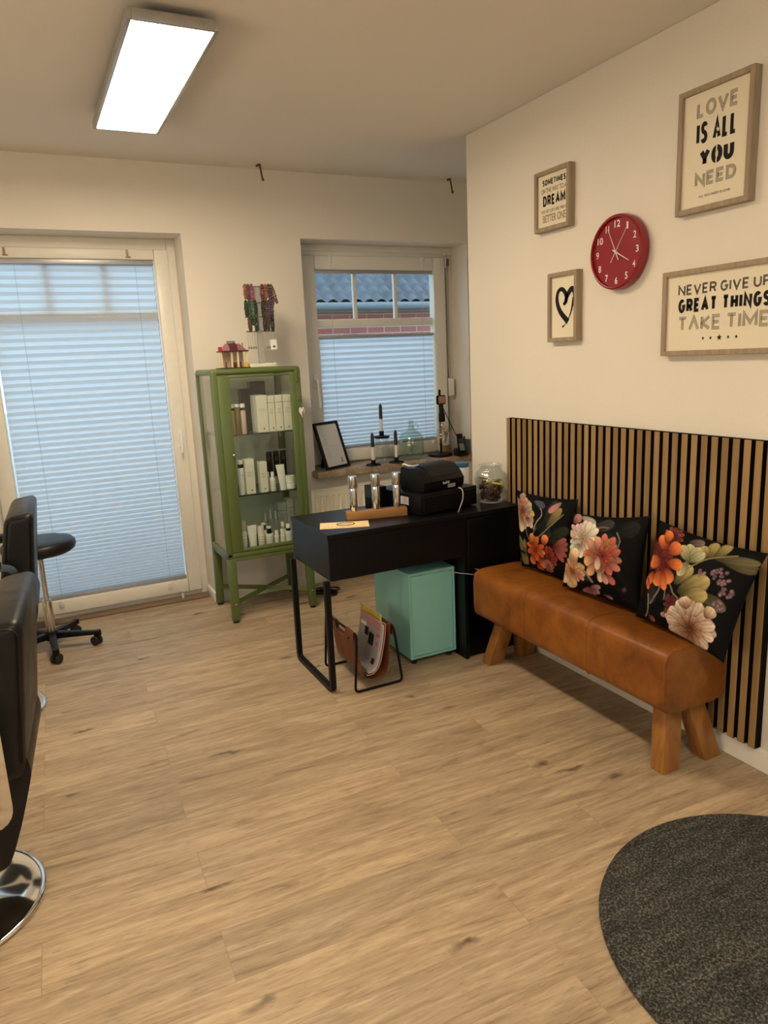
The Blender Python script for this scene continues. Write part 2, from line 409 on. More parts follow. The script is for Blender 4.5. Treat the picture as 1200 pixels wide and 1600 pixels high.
def tag(o, label, cat, group=None, kind=None):
    if label: o['label'] = label
    if cat: o['category'] = cat
    if group: o['group'] = group
    if kind: o['kind'] = kind
    return o
def thing(name, label, cat, loc=(0, 0, 0), rz=0.0, group=None, kind=None):
    o = bpy.data.objects.new(name, None); COL.objects.link(o); o.empty_display_size = 0.05
    o.location = loc; o.rotation_euler = (0, 0, rz)
    return tag(o, label, cat, group, kind)
def struct(o): o['kind'] = 'structure'; return o
def dup(root, loc=None, rz=None, label=None):
    r = root.copy(); COL.objects.link(r)
    if loc is not None: r.location = loc
    if rz is not None: r.rotation_euler = (0, 0, rz)
    if label: r['label'] = label
    for ch in list(root.children):
        c = ch.copy(); COL.objects.link(c); c.parent = r
        for g in list(ch.children):
            d = g.copy(); COL.objects.link(d); d.parent = c
    return r

# text as flat geometry, fitted into a rectangle
def text_mesh(body, offset=0.0, outline=0.0, space=1.0):
    cu = bpy.data.curves.new('txt', 'FONT'); cu.body = body; cu.size = 1; cu.offset = offset; cu.space_character = space
    cu.extrude = 0.004
    if outline > 0:
        cu.fill_mode = 'NONE'; cu.extrude = 0; cu.bevel_depth = outline; cu.bevel_resolution = 0
    cu.resolution_u = 6
    ob = bpy.data.objects.new('txt', cu); COL.objects.link(ob); bpy.context.view_layer.update()
    me = bpy.data.meshes.new_from_object(ob.evaluated_get(bpy.context.evaluated_depsgraph_get()))
    bpy.data.objects.remove(ob); bpy.data.curves.remove(cu)
    return me
RIGHTWALL_AXES = ((0, -1, 0), (0, 0, 1), (-1, 0, 0))     # text right, up, out of the wall
def fit_text(mb, body, rect, origin, axes, **kw):
    """rect = (x0, y0, x1, y1) in the plane spanned by axes[0], axes[1] from origin"""
    me = text_mesh(body, **kw)
    xs = [v.co.x for v in me.vertices]; ys = [v.co.y for v in me.vertices]
    x0, x1, y0, y1 = min(xs), max(xs), min(ys), max(ys)
    sx = (rect[2]-rect[0])/(x1-x0); sy = (rect[3]-rect[1])/(y1-y0)
    A, B, N = (Vector(a) for a in axes)
    T = Matrix.Translation(Vector(origin)) @ Matrix((A, B, N)).transposed().to_4x4() @ Matrix(((sx, 0, 0, rect[0]-x0*sx), (0, sy, 0, rect[1]-y0*sy), (0, 0, 0.06, 0), (0, 0, 0, 1)))
    mb.add_mesh(me, T); bpy.data.meshes.remove(me)

# ================================================================== THE ROOM
XR = 2.225      # right wall
YB = 4.57       # back wall
ZC = 2.625
XL, YF, XN = -2.05, -2.6, 3.25
b = MB(); b.box((XL-0.1, YF-0.1, -0.06), (XN+0.1, 4.86, 0)); struct(b.build('floor', FLOOR))
# the ceiling of the old house rises slightly towards the back wall
b = MB()
prof = [(YF-0.1, ZC), (3.30, ZC), (3.42, ZC+0.001), (3.8, ZC+0.016), (4.2, ZC+0.036), (YB, ZC+0.056), (4.86, ZC+0.07)]
b.grid(lambda u, v: (XL-0.1+(XN-XL+0.2)*u, prof[round(v*(len(prof)-1))][0], prof[round(v*(len(prof)-1))][1]), 2, len(prof))
for f in list(b.bm.faces): pass
r_ = bmesh.ops.extrude_face_region(b.bm, geom=list(b.bm.faces)); bmesh.ops.translate(b.bm, vec=(0, 0, 0.1), verts=[e for e in r_['geom'] if isinstance(e, bmesh.types.BMVert)])
struct(b.build('ceiling', CEIL, ang=60))
ZT = ZC+0.06
DX0, DX1, DZ1 = -0.25, 0.967, 2.295       # door opening
WX0, WX1, WZ0, WZ1 = 1.715, 2.97, 0.745, 2.287   # window opening
b = MB()
Y1 = 4.86
for x0, x1, z0, z1 in ((XL-0.1, DX0, 0, ZT), (DX0, DX1, DZ1, ZT), (DX1, WX0, 0, ZT), (WX0, WX1, WZ1, ZT), (WX0, WX1, 0, WZ0), (WX1, XN+0.1, 0, ZT)):
    b.box((x0, YB, z0), (x1, Y1, z1))
bmesh.ops.remove_doubles(b.bm, verts=b.bm.verts, dist=1e-5)
struct(b.build('wall_back', WALL))
b = MB(); b.box((XR, YF, 0), (XR+0.16, 3.415, ZC), 0.006, 2); struct(b.build('wall_right', WALL))
b = MB(); b.box((XR+0.16, 3.255, 0), (XN, 3.415, ZC)); struct(b.build('wall_niche', WALL))
b = MB(); b.box((XN, 3.3, 0), (XN+0.1, YB, ZC+0.03)); struct(b.build('wall_niche_side', WALL))
b = MB(); b.box((XL-0.1, YF, 0), (XL, YB, ZC)); struct(b.build('wall_left', WALL))
# shop front with a glazed opening behind the viewer
FX0, FX1, FZ0, FZ1 = -0.95, 1.95, 1.10, 2.30
b = MB()
for x0, x1, z0, z1 in ((XL, FX0, 0, ZC), (FX1, XR+0.16, 0, ZC), (FX0, FX1, 0, FZ0), (FX0, FX1, FZ1, ZC)): b.box((x0, YF-0.1, z0), (x1, YF, z1))
struct(b.build('wall_front', WALL))
# skirting
b = MB(); b.box((XR-0.014, YF, 0), (XR, 3.415, 0.075), 0.002, 1); b.box((XR-0.009, YF, 0.075), (XR, 3.415, 0.085), 0.002, 1); struct(b.build('baseboard_right', SKIRT))
b = MB(); b.box((DX1, YB-0.014, 0), (XN, YB, 0.068), 0.003, 2); struct(b.build('baseboard_back', SKIRT))
b = MB(); b.box((DX1-0.013, YB-0.014, 0), (DX1, 4.78, 0.068), 0.003, 2); struct(b.build('baseboard_reveal', SKIRT))
b = MB(); b.box((XL, YF, 0), (XL+0.014, YB, 0.068), 0.003, 2); struct(b.build('baseboard_left', SKIRT))

# ------------------------------------------------------------------ terrace door
def ring(b, x0, x1, z0, z1, w_l, w_r, w_b, w_t, y0, y1, r=0.004):
    b.box((x0, y0, z0), (x0+w_l, y1, z1), r); b.box((x1-w_r, y0, z0), (x1, y1, z1), r)
    b.box((x0+w_l, y0, z1-w_t), (x1-w_r, y1, z1), r); b.box((x0+w_l, y0, z0), (x1-w_r, y1, z0+w_b), r)
door = thing('door_1', 'white framed glazed terrace door in the back wall', 'door', (0.36, 4.80, 0), kind='structure')
b = MB(); ring(b, DX0, DX1, 0, DZ1, 0.055, 0.052, 0.05, 0.066, 4.785, 4.86, 0.006); b.build('door_frame', PVC, door)
b = MB(); ring(b, -0.198, 0.915, 0.048, 2.227, 0.088, 0.085, 0.088, 0.060, 4.752, 4.825, 0.008)
b.box((-0.115, 4.772, 0.131), (-0.105, 4.80, 2.172)); b.box((0.826, 4.772, 0.131), (0.836, 4.80, 2.172))
b.build('door_sash', PVC, door)
b = MB(); b.box((-0.11, 4.806, 0.13), (0.832, 4.812, 2.17)); g = b.build('door_glass', GLASS, door)
b = MB(); b.box((-0.11, 4.795, 1.825), (0.832, 4.825, 1.875), 0.003)
for x in (0.205, 0.525): b.box((x-0.013, 4.797, 1.875), (x+0.013, 4.823, 2.168), 0.003)
b.build('glazing_bar', PVC, door)
b = MB(); b.box((0.862, 4.742, 1.02), (0.888, 4.752, 1.135), 0.004); b.cyl((0.875, 4.742, 1.10), (0.875, 4.71, 1.10), 0.009)
b.tube(round_path([(0.875, 4.712, 1.108), (0.875, 4.704, 1.09), (0.873, 4.706, 0.985)], 0.02), 0.009); b.build('door_handle', WHITE, door)
b = MB(); b.box((DX0, 4.70, 0.0), (DX1-0.013, 4.785, 0.014), 0.003); b.build('threshold', THRESH, door)

# pleated blinds ---------------------------------------------------------------
def pleats(x0, x1, z1, z0, p_top, p_bot, facet, yc, gamma=2.0):
    """folded fabric from z1 (top) down to z0; pitch shrinks towards the bottom"""
    zs = [z1]; z = z1
    while z > z0+0.002:
        s = (z1-z)/(z1-z0); p = p_top+(p_bot-p_top)*s**gamma
        z = max(z0, z-p/2); zs.append(z)
    b = bmesh.new(); rows = []
    for i, z in enumerate(zs):
        h = zs[max(i-1, 0)]-z if i else p_top/2
        d = math.sqrt(max(facet**2-h*h, 1e-6))/2
        y = yc+(d if i % 2 else -d)
        rows.append((b.verts.new((x0, y, z)), b.verts.new((x1, y, z))))
    for A, B in zip(rows, rows[1:]): b.faces.new((A[0], A[1], B[1], B[0]))
    mb = MB(); mb._merge(b); return mb
bl = thing('pleated_blind', 'tall white pleated blind covering the whole glazed door', 'blind', (0.36, 4.77, 0.13))
pleats(-0.094, 0.820, 2.140, 0.158, 0.044, 0.0170, 0.0262, 4.780, 2.2).build('fabric', BLIND, bl, ang=1)
b = MB(); b.box((-0.098, 4.766, 2.138), (0.824, 4.792, 2.168), 0.003); b.build('top_rail', ALU, bl)
b = MB(); b.box((-0.098, 4.766, 0.136), (0.824, 4.794, 0.160), 0.003); b.build('bottom_rail', ALU, bl)
for x in (0.055, 0.715):
    b = MB(); b.cyl((x, 4.764, 0.15), (x, 4.764, 2.15), 0.0010, n=6); b.build('cord', CABLEW, bl)
    b = MB(); b.box((x-0.045, 4.745, 2.185), (x-0.033, 4.752, 2.222), 0.002); b.box((x-0.05, 4.74, 2.178), (x-0.022, 4.752, 2.185), 0.002); b.build('clip', BRONZE, bl)
    b = MB(); b.box((x-0.018, 4.738, 0.092), (x+0.006, 4.752, 0.128), 0.003); b.cyl((x-0.006, 4.738, 0.122), (x-0.006, 4.730, 0.122), 0.011, n=14); b.build('clip', WHITE, bl)
b = MB(); b.tube(smooth_path([(0.735, 4.742, 0.125), (0.765, 4.735, 0.085), (0.780, 4.738, 0.055), (0.782, 4.738, 0.02)]), 0.0015, 6); b.cyl((0.782, 4.738, 0.046), (0.782, 4.738, 0.016), 0.008, n=12); b.build('cord_end', WHITE, bl)

wf = thing('window_2', 'glazed shop front behind the viewer', 'window', (0.25, YF-0.05, FZ0), kind='structure')
b = MB(); ring(b, FX0, FX1, FZ0, FZ1, 0.07, 0.07, 0.07, 0.07, YF-0.09, YF-0.02, 0.004); [b.box((x, YF-0.09, FZ0+0.07), (x+0.06, YF-0.02, FZ1-0.07), 0.004) for x in (0.0, 0.95)]; b.build('window_frame', PVC, wf)
b = MB(); b.box((FX0+0.06, YF-0.06, FZ0+0.06), (FX1-0.06, YF-0.054, FZ1-0.06)); b.build('window_glass', GLASS, wf)
# ------------------------------------------------------------------ window
win = thing('window_1', 'white framed window beside the green cabinet', 'window', (2.34, 4.80, 0.79), kind='structure')
b = MB(); ring(b, WX0, WX1, 0.76, WZ1, 0.062, 0.076, 0.05, 0.074, 4.785, 4.86, 0.006)
b.box((WX0, 4.775, 2.245), (WX1, 4.79, 2.287), 0.004); b.build('window_frame', PVC, win)
b = MB(); ring(b, 1.776, 2.894, 0.802, 2.214, 0.098, 0.098, 0.090, 0.092, 4.752, 4.825, 0.008); b.build('window_sash', PVC, win)
b = MB(); b.box((1.87, 4.806, 0.89), (2.80, 4.812, 2.125)); b.build('window_glass', GLASS, win)
b = MB(); b.box((1.87, 4.794, 1.745), (2.80, 4.826, 1.797), 0.004)
for x in (2.182, 2.503): b.box((x-0.013, 4.796, 1.795), (x+0.013, 4.824, 2.124), 0.003)
b.build('glazing_bar', PVC, win)
b = MB(); b.box((1.812, 4.742, 1.33), (1.838, 4.752, 1.43), 0.005); b.cyl((1.825, 4.742, 1.385), (1.825, 4.712, 1.385), 0.012)
b.tube(round_path([(1.825, 4.714, 1.395), (1.828, 4.706, 1.37), (1.838, 4.708, 1.205)], 0.02), 0.009); b.build('window_handle', WHITE, win)
b = MB(); b.cyl((2.898, 4.748, 2.14), (2.898, 4.748, 2.235), 0.009); b.build('hinge', ALU, win)
b = MB(); b.box((1.69, 4.465, 0.748), (3.0, 4.785, 0.792), 0.008, 2); struct(b.build('window_sill', STONE))
bl = thing('pleated_blind', 'white pleated blind covering the lower part of the window', 'blind', (2.33, 4.77, 0.89))
pleats(1.880, 2.790, 1.672, 0.908, 0.040, 0.022, 0.0240, 4.782, 2.0).build('fabric', BLIND, bl, ang=1)
b = MB(); b.box((1.878, 4.768, 1.670), (2.793, 4.794, 1.685), 0.002); b.build('top_rail', ALU, bl)
b = MB(); b.box((1.878, 4.768, 0.890), (2.793, 4.794, 0.910), 0.002); b.build('bottom_rail', ALU, bl)
b = MB(); b.box((1.878, 4.77, 2.10), (2.793, 4.795, 2.122), 0.002); b.build('fixed_rail', ALU, bl)
for x in (1.985, 2.70):
    b = MB(); b.cyl((x, 4.762, 0.90), (x, 4.762, 2.12), 0.0009, n=6); b.build('cord', CABLEW, bl)
    b = MB(); b.box((x-0.012, 4.742, 2.172), (x+0.012, 4.752, 2.215), 0.002); b.box((x-0.004, 4.744, 2.13), (x+0.004, 4.752, 2.175), 0.001); b.build('clip', WHITE, bl)
b = MB(); b.tube(smooth_path([(1.876+0.003*(k % 2), 4.762, 1.66-0.045*k) for k in range(16)], 4), 0.0022, 6); b.build('bead_chain', WHITE, bl)
b = MB(); b.box((2.745, 4.738, 0.862), (2.765, 4.752, 0.895), 0.003); b.build('clip', WHITE, bl)
st = thing('shutter_strap', 'roller shutter strap and winder beside the window frame', 'strap', (2.925, 4.77, 1.2))
b = MB(); b.box((2.905, 4.772, 2.16), (2.945, 4.785, 2.21), 0.003); b.build('strap_guide', BRONZE, st)
b = MB(); b.box((2.917, 4.772, 1.35), (2.933, 4.775, 2.18)); b.build('strap_band', STRAP, st)
b = MB(); b.box((2.905, 4.735, 1.215), (2.945, 4.785, 1.345), 0.008); b.build('winder_case', WHITE, st)
b = MB(); b.box((2.917, 4.765, 0.80), (2.921, 4.785, 1.21)); b.build('lower_strap', STRAP, st)

# ------------------------------------------------------------------ outside: neighbour house
hs = thing('neighbour_house', 'red brick house with grey tiled roof seen through the window', 'house', (4.0, 10.0, -0.4))
b = MB(); b.box((0.4, 9.0, -0.4), (11, 12.6, 2.12)); b.build('brick_wall', BRICK, hs)
b = MB(); tr = lambda u, v: (-0.2+11.6*u, 8.70+4.2*v, 2.185+3.5*v)
def roof(u, v):
    x, y, z = tr(u, v); ph = (x % 0.17)/0.17; row = (v*30) % 1.0
    return (x, y, z+0.045*(1-(2*ph-1)**2)*(1 if ph < 0.75 else 0.8)+0.028*(1-row))
b.grid(roof, 620, 241); b.build('tiled_roof', TILE, hs, ang=40)
b = MB(); b.hexa([(-0.2, 8.72, 2.10), (11.4, 8.72, 2.10), (11.4, 12.8, 2.10), (-0.2, 12.8, 2.10)], [(-0.2, 8.72, 2.19), (11.4, 8.72, 2.19), (11.4, 12.8, 5.55), (-0.2, 12.8, 5.55)]); b.build('eaves_board', THRESH, hs)
b = MB(); b.tube([(-0.3, 8.655, 2.172), (11.5, 8.655, 2.172)], 0.045, 12); b.build('gutter', GUTTER, hs)
b = MB(); b.box((3.95, 8.60, 1.72), (4.15, 9.02, 1.80)); b.build('wall_vent', GUTTER, hs)
b = MB(); b.box((-14, 4.9, -0.45), (24, 40, -0.40)); struct(b.build('ground', ASPHALT))
b = MB(); b.box((-14, -30, -0.5), (24, 4.9, -0.46)); 
struct(b.build('ground_slab', ASPHALT))

# ------------------------------------------------------------------ ceiling lamps
def lamp(x0, x1, y0, y1, label):
    t = thing('ceiling_panel_light', label, 'light', ((x0+x1)/2, (y0+y1)/2, ZC-0.075), group='ceiling panel lights')
    z = ZC-0.062
    b = MB(); w_ = 0.014
    b.box((x0, y0, z), (x0+w_, y1, z+0.032), 0.002); b.box((x1-w_, y0, z), (x1, y1, z+0.032), 0.002)
    b.box((x0+w_, y0, z), (x1-w_, y0+w_, z+0.032), 0.002); b.box((x0+w_, y1-w_, z), (x1-w_, y1, z+0.032), 0.002)
    b.box((x0+0.004, y0+0.004, z+0.024), (x1-0.004, y1-0.004, z+0.034)); b.build('frame', LAMPGREY, t)
    b = MB(); b.box((x0+w_, y0+w_, z+0.004), (x1-w_, y1-w_, z+0.010)); b.build('diffuser', PANEL, t)
    for yy in (y0+0.2, y1-0.2):
        b = MB(); b.cyl(((x0+x1)/2, yy, z+0.032), ((x0+x1)/2, yy, ZC), 0.012, n=10); b.build('spacer', LAMPGREY, t)
    return t
lamp(0.435, 0.716, 2.512, 3.645, 'flat rectangular ceiling panel light glowing white')
lamp(0.435, 0.716, -0.70, 0.433, 'flat ceiling panel light behind the viewer')
for y, l_ in ((0.45, 'tall mirror light bar on the left wall, nearer the viewer'), (1.85, 'tall mirror light bar on the left wall, nearer the door')):
    t = thing('mirror_light', l_, 'light', (XL+0.03, y, 1.0), group='mirror lights on the left wall')
    b = MB(); b.box((XL+0.001, y-0.06, 1.0), (XL+0.030, y+0.06, 2.0), 0.004); b.build('housing', LAMPGREY, t)
    b = MB(); b.box((XL+0.030, y-0.05, 1.02), (XL+0.045, y+0.05, 1.98), 0.004); b.build('diffuser', BARLIGHT, t)
for (x, y, zt, lab) in ((1.432, 4.42, 2.67, 'small bent metal ceiling hook above the green cabinet'), (2.748, 4.42, 2.67, 'small bent metal ceiling hook near the right wall corner')):
    zc = ZC+0.047
    b = MB(); b.tube(round_path([(x-0.02, y, zc-0.012), (x+0.004, y, zc-0.004), (x+0.010, y-0.01, zc-0.07), (x+0.014, y-0.012, zc-0.088)], 0.012), 0.006, 8)
    b.cyl((x+0.001, y, zc-0.012), (x+0.001, y, zc+0.002), 0.008, n=10); b.cyl((x+0.016, y-0.012, zc-0.084), (x+0.010, y-0.012, zc-0.092), 0.009, n=10)
    tag(b.build('ceiling_hook', HOOKM), lab, 'hook', 'ceiling hooks')
# ================================================================== OBJECTS
# ------------------------------------------------------------------ slatted wall panel
PX = 2.19
sp = thing('slat_wall_panel', 'oak slat panel with black gaps on the wall behind the bench', 'wall panel', (2.207, 2.29, 0.085))
b = MB(); b.box((2.206, 1.548, 0.086), (2.2245, 3.034, 1.196)); b.build('felt_backing', FELT, sp)
NS = 34; pitch_ = (3.034-1.548+0.0170)/NS
for k in range(NS):
    y0 = 1.548+k*pitch_
    b = MB(); b.box((PX, y0, 0.086), (2.2065, y0+pitch_-0.0170, 1.196), 0.0012, 1)
    o = b.build('slat', FELT, sp); o.data.materials.append(SLAT[random.choice((0, 1, 1, 2, 1))])     # veneer on the front, black edges
    for f in o.data.polygons: f.material_index = 1 if f.normal.x < -0.5 else 0

INKD = plain('dark_grey_ink', (0.045, 0.037, 0.030), 0.7, 0, 0.2, 0.05)
# ------------------------------------------------------------------ pictures and clock on the right wall
def frame_box(t, y0, y1, z0, z1, fw_=0.018):
    """y0<y1; frame proud of the wall by 35 mm, paper 12 mm behind its front edge"""
    b = MB(); xf, xb = 2.190, XR
    for lo, hi in (((xf, y0, z0), (xb, y0+fw_, z1)), ((xf, y1-fw_, z0), (xb, y1, z1)), ((xf, y0+fw_, z0), (xb, y1-fw_, z0+fw_)), ((xf, y0+fw_, z1-fw_), (xb, y1-fw_, z1))):
        b.box(lo, hi, 0.0015, 1)
    b.build('frame', FRAMEWOOD, t)
    b = MB(); b.box((2.202, y0+fw_-0.002, z0+fw_-0.002), (2.206, y1-fw_+0.002, z1-fw_+0.002)); b.build('print', PAPER, t)
TX = 2.2015
def lines(t, name, mat, items):
    for body, y0, y1, z0, z1, kw in items:
        b = MB(); fit_text(b, body, (-y0, z0, -y1, z1), (TX, 0, 0), RIGHTWALL_AXES, **kw); b.build(name, mat, t, ang=None, normals=False)
def star(b, y, z, r, x=TX):
    pts = []
    for k in range(10):
        a = PI/2+k*PI/5; q = r if k % 2 == 0 else r*0.40
        pts.append((x, y-q*math.cos(a), z+q*math.sin(a)))
    b.poly(pts, (-0.0006, 0, 0))
def _arc(cx, cy, rx, ry, a0, a1, n=8):
    return [(cx+rx*math.cos(math.radians(a0+(a1-a0)*k/n)), cy+ry*math.sin(math.radians(a0+(a1-a0)*k/n))) for k in range(n+1)]
GL = {  # centre lines of block capitals in a unit box: (relative width, strokes)
 'L': (0.62, [[(0, 1), (0, 0), (1, 0)]]), 'V': (0.95, [[(0, 1), (0.5, 0), (1, 1)]]), 'E': (0.66, [[(1, 1), (0, 1), (0, 0), (1, 0)], [(0, 0.5), (0.88, 0.5)]]),
 'N': (0.90, [[(0, 0), (0, 1), (1, 0), (1, 1)]]), 'I': (0.0, [[(0.5, 0), (0.5, 1)]]), 'A': (0.92, [[(0, 0), (0.5, 1), (1, 0)], [(0.2, 0.33), (0.8, 0.33)]]), 'a': (0.92, [[(0, 0), (0.5, 1), (1, 0)]]),
 'Y': (0.92, [[(0, 1), (0.5, 0.45), (1, 1)], [(0.5, 0.45), (0.5, 0)]]), 'T': (0.80, [[(0, 1), (1, 1)], [(0.5, 1), (0.5, 0)]]), 'H': (0.78, [[(0, 0), (0, 1)], [(1, 0), (1, 1)], [(0, 0.5), (1, 0.5)]]),
 'M': (1.15, [[(0, 0), (0, 1), (0.5, 0.25), (1, 1), (1, 0)]]), 'K': (0.78, [[(0, 0), (0, 1)], [(1, 1), (0.08, 0.46), (1, 0)]]),
 'O': (0.92, [_arc(0.5, 0.5, 0.5, 0.5, 90, 450, 32)]), 'U': (0.80, [[(0, 1)]+_arc(0.5, 0.38, 0.5, 0.38, 180, 360, 14)+[(1, 1)]]),
 'D': (0.80, [[(0, 0), (0, 1)]+_arc(0.5, 0.5, 0.5, 0.5, 90, -90, 16)+[(0, 0)]]), 'P': (0.70, [[(0, 0), (0, 1)]+_arc(0.6, 0.74, 0.4, 0.26, 90, -90, 10)+[(0, 0.48)]]),
 'R': (0.76, [[(0, 0), (0, 1)]+_arc(0.6, 0.74, 0.4, 0.26, 90, -90, 10)+[(0, 0.48)], [(0.55, 0.48), (1, 0)]]),
 'G': (0.85, [_arc(0.5, 0.5, 0.5, 0.5, 48, 345, 22)+[(1, 0.48), (0.58, 0.48)]]),
 'S': (0.70, [_arc(0.5, 0.76, 0.48, 0.24, 20, 250, 12)+[(0.62, 0.50)]+_arc(0.5, 0.24, 0.5, 0.24, 70, -160, 12)]),
}
def ribbon(bm_, P, w0, w1, place):
    """flat band between the offsets w0 and w1 along a polyline, mitred at the corners"""
    closed = (P[0]-P[-1]).length < 1e-6; Q = P[:-1] if closed else P; N = len(Q); rows = []
    for i in range(N):
        a = Q[i]-Q[i-1] if (closed or i > 0) else None; c = Q[(i+1) % N]-Q[i] if (closed or i < N-1) else None
        na = Vector((-a.y, a.x)).normalized() if a else None; nc = Vector((-c.y, c.x)).normalized() if c else None
        if na and nc:
            m_ = (na+nc); m_ = m_.normalized() if m_.length > 1e-6 else na
            m_ = m_/max(0.42, m_.dot(na))
        else: m_ = na or nc
        rows.append((bm_.verts.new(place(Q[i]+m_*w0)), bm_.verts.new(place(Q[i]+m_*w1))))
    for i in range(N if closed else N-1):
        A, B = rows[i], rows[(i+1) % N]; bm_.faces.new((A[0], B[0], B[1], A[1]))
def strokes(t, name, mat, body, y0, y1, z0, z1, weight, bands=((-0.5, 0.5),), gap=0.28, x=None):
    """block lettering from y0 (left) to y1 (right); weight = stroke width in metres"""
    h_ = z1-z0-weight; g = gap*weight; chars = [c for c in body if c != ' ']
    fac = ((y0-y1)-len(chars)*weight-(len(body)-1)*g-body.count(' ')*0.9*weight)/sum(GL[c][0] for c in chars)
    cur, pos = 0.0, []
    for ch in body:
        if ch == ' ': cur += 0.9*weight+g; continue
        pos.append((ch, cur)); cur += GL[ch][0]*fac+weight+g
    for ch, p in pos:
        b = MB()
        for st in GL[ch][1]:
            P = [Vector((p+q[0]*GL[ch][0]*fac+weight/2, q[1]*h_+weight/2)) for q in st]
            for k, (a, c) in enumerate(bands):
                ribbon(b.bm, P, a*weight, c*weight, lambda q, k=k: ((x or TX)-0.00002*k, y0-q.x, z0+q.y))
        b.build(name, mat, t, ang=None, normals=False)
TRI = ((-0.5, -0.30), (-0.11, 0.11), (0.30, 0.5))
DUO = ((-0.5, -0.06), (0.06, 0.5))

t = thing('framed_poster', 'oak framed poster reading LOVE IS ALL YOU NEED, highest on the right wall', 'picture', (2.21, 1.853, 1.972), group='framed sayings on the right wall')
frame_box(t, 1.704, 2.002, 1.972, 2.375)
strokes(t, 'outline_letter', INKG, 'LOVE', 1.931, 1.767, 2.278, 2.327, 0.0105, TRI, gap=0.5)
strokes(t, 'bold_letter', INK, 'IS ALL', 1.929, 1.769, 2.193, 2.262, 0.0128, gap=0.40)
strokes(t, 'bold_letter', INK, 'YOU', 1.913, 1.775, 2.118, 2.175, 0.0165, gap=0.26)
b = MB(); star(b, 1.841, 2.222, 0.0085, TX-0.001); b.build('star', PAPER, t)
b = MB(); b.box((TX-0.0012, 1.843-0.0022, 2.118), (TX-0.0004, 1.843+0.0022, 2.176)); b.build('letter_slit', PAPER, t)
strokes(t, 'outline_letter', INKG, 'NEED', 1.928, 1.763, 2.056, 2.101, 0.0105, TRI, gap=0.5)
lines(t, 'small_lettering', INKG, [('ALL YOU NEED IS LOVE', 1.909, 1.783, 2.019, 2.027, dict(offset=0.0))])

t = thing('framed_poster', 'oak framed poster reading NEVER GIVE UP GREAT THINGS TAKE TIME', 'picture', (2.21, 1.795, 1.483), group='framed sayings on the right wall')
frame_box(t, 1.544, 2.047, 1.483, 1.785)
strokes(t, 'medium_letter', INKD, 'NEVER GIVE UP', 1.981, 1.612, 1.697, 1.733, 0.0068, DUO, gap=0.75)
strokes(t, 'bold_letter', INK, 'GREAT THINGS', 1.978, 1.607, 1.635, 1.684, 0.0118, gap=0.38)
strokes(t, 'outline_letter', INKG, 'TaKE TIME', 1.978, 1.607, 1.570, 1.622, 0.0105, TRI, gap=0.55)
b = MB()
for y, r in ((1.863, 0.0068), (1.831, 0.0068), (1.795, 0.0115), (1.759, 0.0068), (1.727, 0.0068)): star(b, y, 1.542, r)
b.build('stars', INK, t)

t = thing('framed_poster', 'small oak framed saying with SOMETIMES and DREAM in bold', 'picture', (2.21, 2.69, 2.044), group='framed sayings on the right wall')
frame_box(t, 2.573, 2.809, 2.044, 2.298)
strokes(t, 'bold_letter', INK, 'SOMETIMES', 2.762, 2.606, 2.236, 2.261, 0.0056, gap=0.40)
strokes(t, 'bold_letter', INK, 'DREAM', 2.758, 2.607, 2.150, 2.194, 0.0095, gap=0.40)
lines(t, 'beige_lettering', INKB, [('ON THE WAY TO A', 2.771, 2.602, 2.204, 2.225, dict(offset=0.02)), ('BETTER ONE', 2.758, 2.605, 2.081, 2.114, dict(offset=0.02))])
lines(t, 'grey_lettering', INKG, [('YOU GET LOST AND FIND A', 2.771, 2.599, 2.121, 2.135, dict(offset=0.0))])

t = thing('framed_picture', 'oak framed picture of a black brush-stroke heart', 'picture', (2.21, 2.616, 1.559))
frame_box(t, 2.519, 2.713, 1.559, 1.858)
def brush(b, pts, wid, x=TX):
    P = smooth_path([(p[0], p[1], 0) for p in pts], 8); N = len(P); L, R = [], []
    for i in range(N):
        d = (P[min(i+1, N-1)]-P[max(i-1, 0)]).normalized(); n_ = Vector((-d.y, d.x, 0))
        s = i/(N-1)*(len(wid)-1); k = min(int(s), len(wid)-2); q = wid[k]+(wid[k+1]-wid[k])*(s-k)
        L.append(P[i]+n_*q/2); R.append(P[i]-n_*q/2)
    bm_ = bmesh.new()
    A = [bm_.verts.new((x, p.x, p.y)) for p in L]; B = [bm_.verts.new((x, p.x, p.y)) for p in R]
    for i in range(N-1): bm_.faces.new((A[i], A[i+1], B[i+1], B[i]))
    r2 = bmesh.ops.extrude_face_region(bm_, geom=list(bm_.faces)); bmesh.ops.translate(bm_, vec=(-0.0006, 0, 0), verts=[e for e in r2['geom'] if isinstance(e, bmesh.types.BMVert)])
    b._merge(bm_)
b = MB()
brush(b, [(2.616, 1.718), (2.600, 1.730), (2.597, 1.755), (2.617, 1.781), (2.640, 1.784), (2.656, 1.765), (2.657, 1.730), (2.634, 1.687), (2.584, 1.643)], [0.012, 0.020, 0.022, 0.020, 0.017, 0.018, 0.022, 0.024, 0.026])
brush(b, [(2.603, 1.725), (2.592, 1.752), (2.566, 1.779), (2.549, 1.774), (2.545, 1.745), (2.556, 1.705), (2.573, 1.668), (2.597, 1.641)], [0.014, 0.022, 0.024, 0.022, 0.015, 0.008, 0.005, 0.003])
brush(b, [(2.552, 1.745), (2.562, 1.700), (2.577, 1.664)], [0.008, 0.004, 0.002])
brush(b, [(2.597, 1.641), (2.606, 1.630), (2.622, 1.622)], [0.003, 0.004, 0.010]); b.build('brush_heart', INK, t, normals=False)

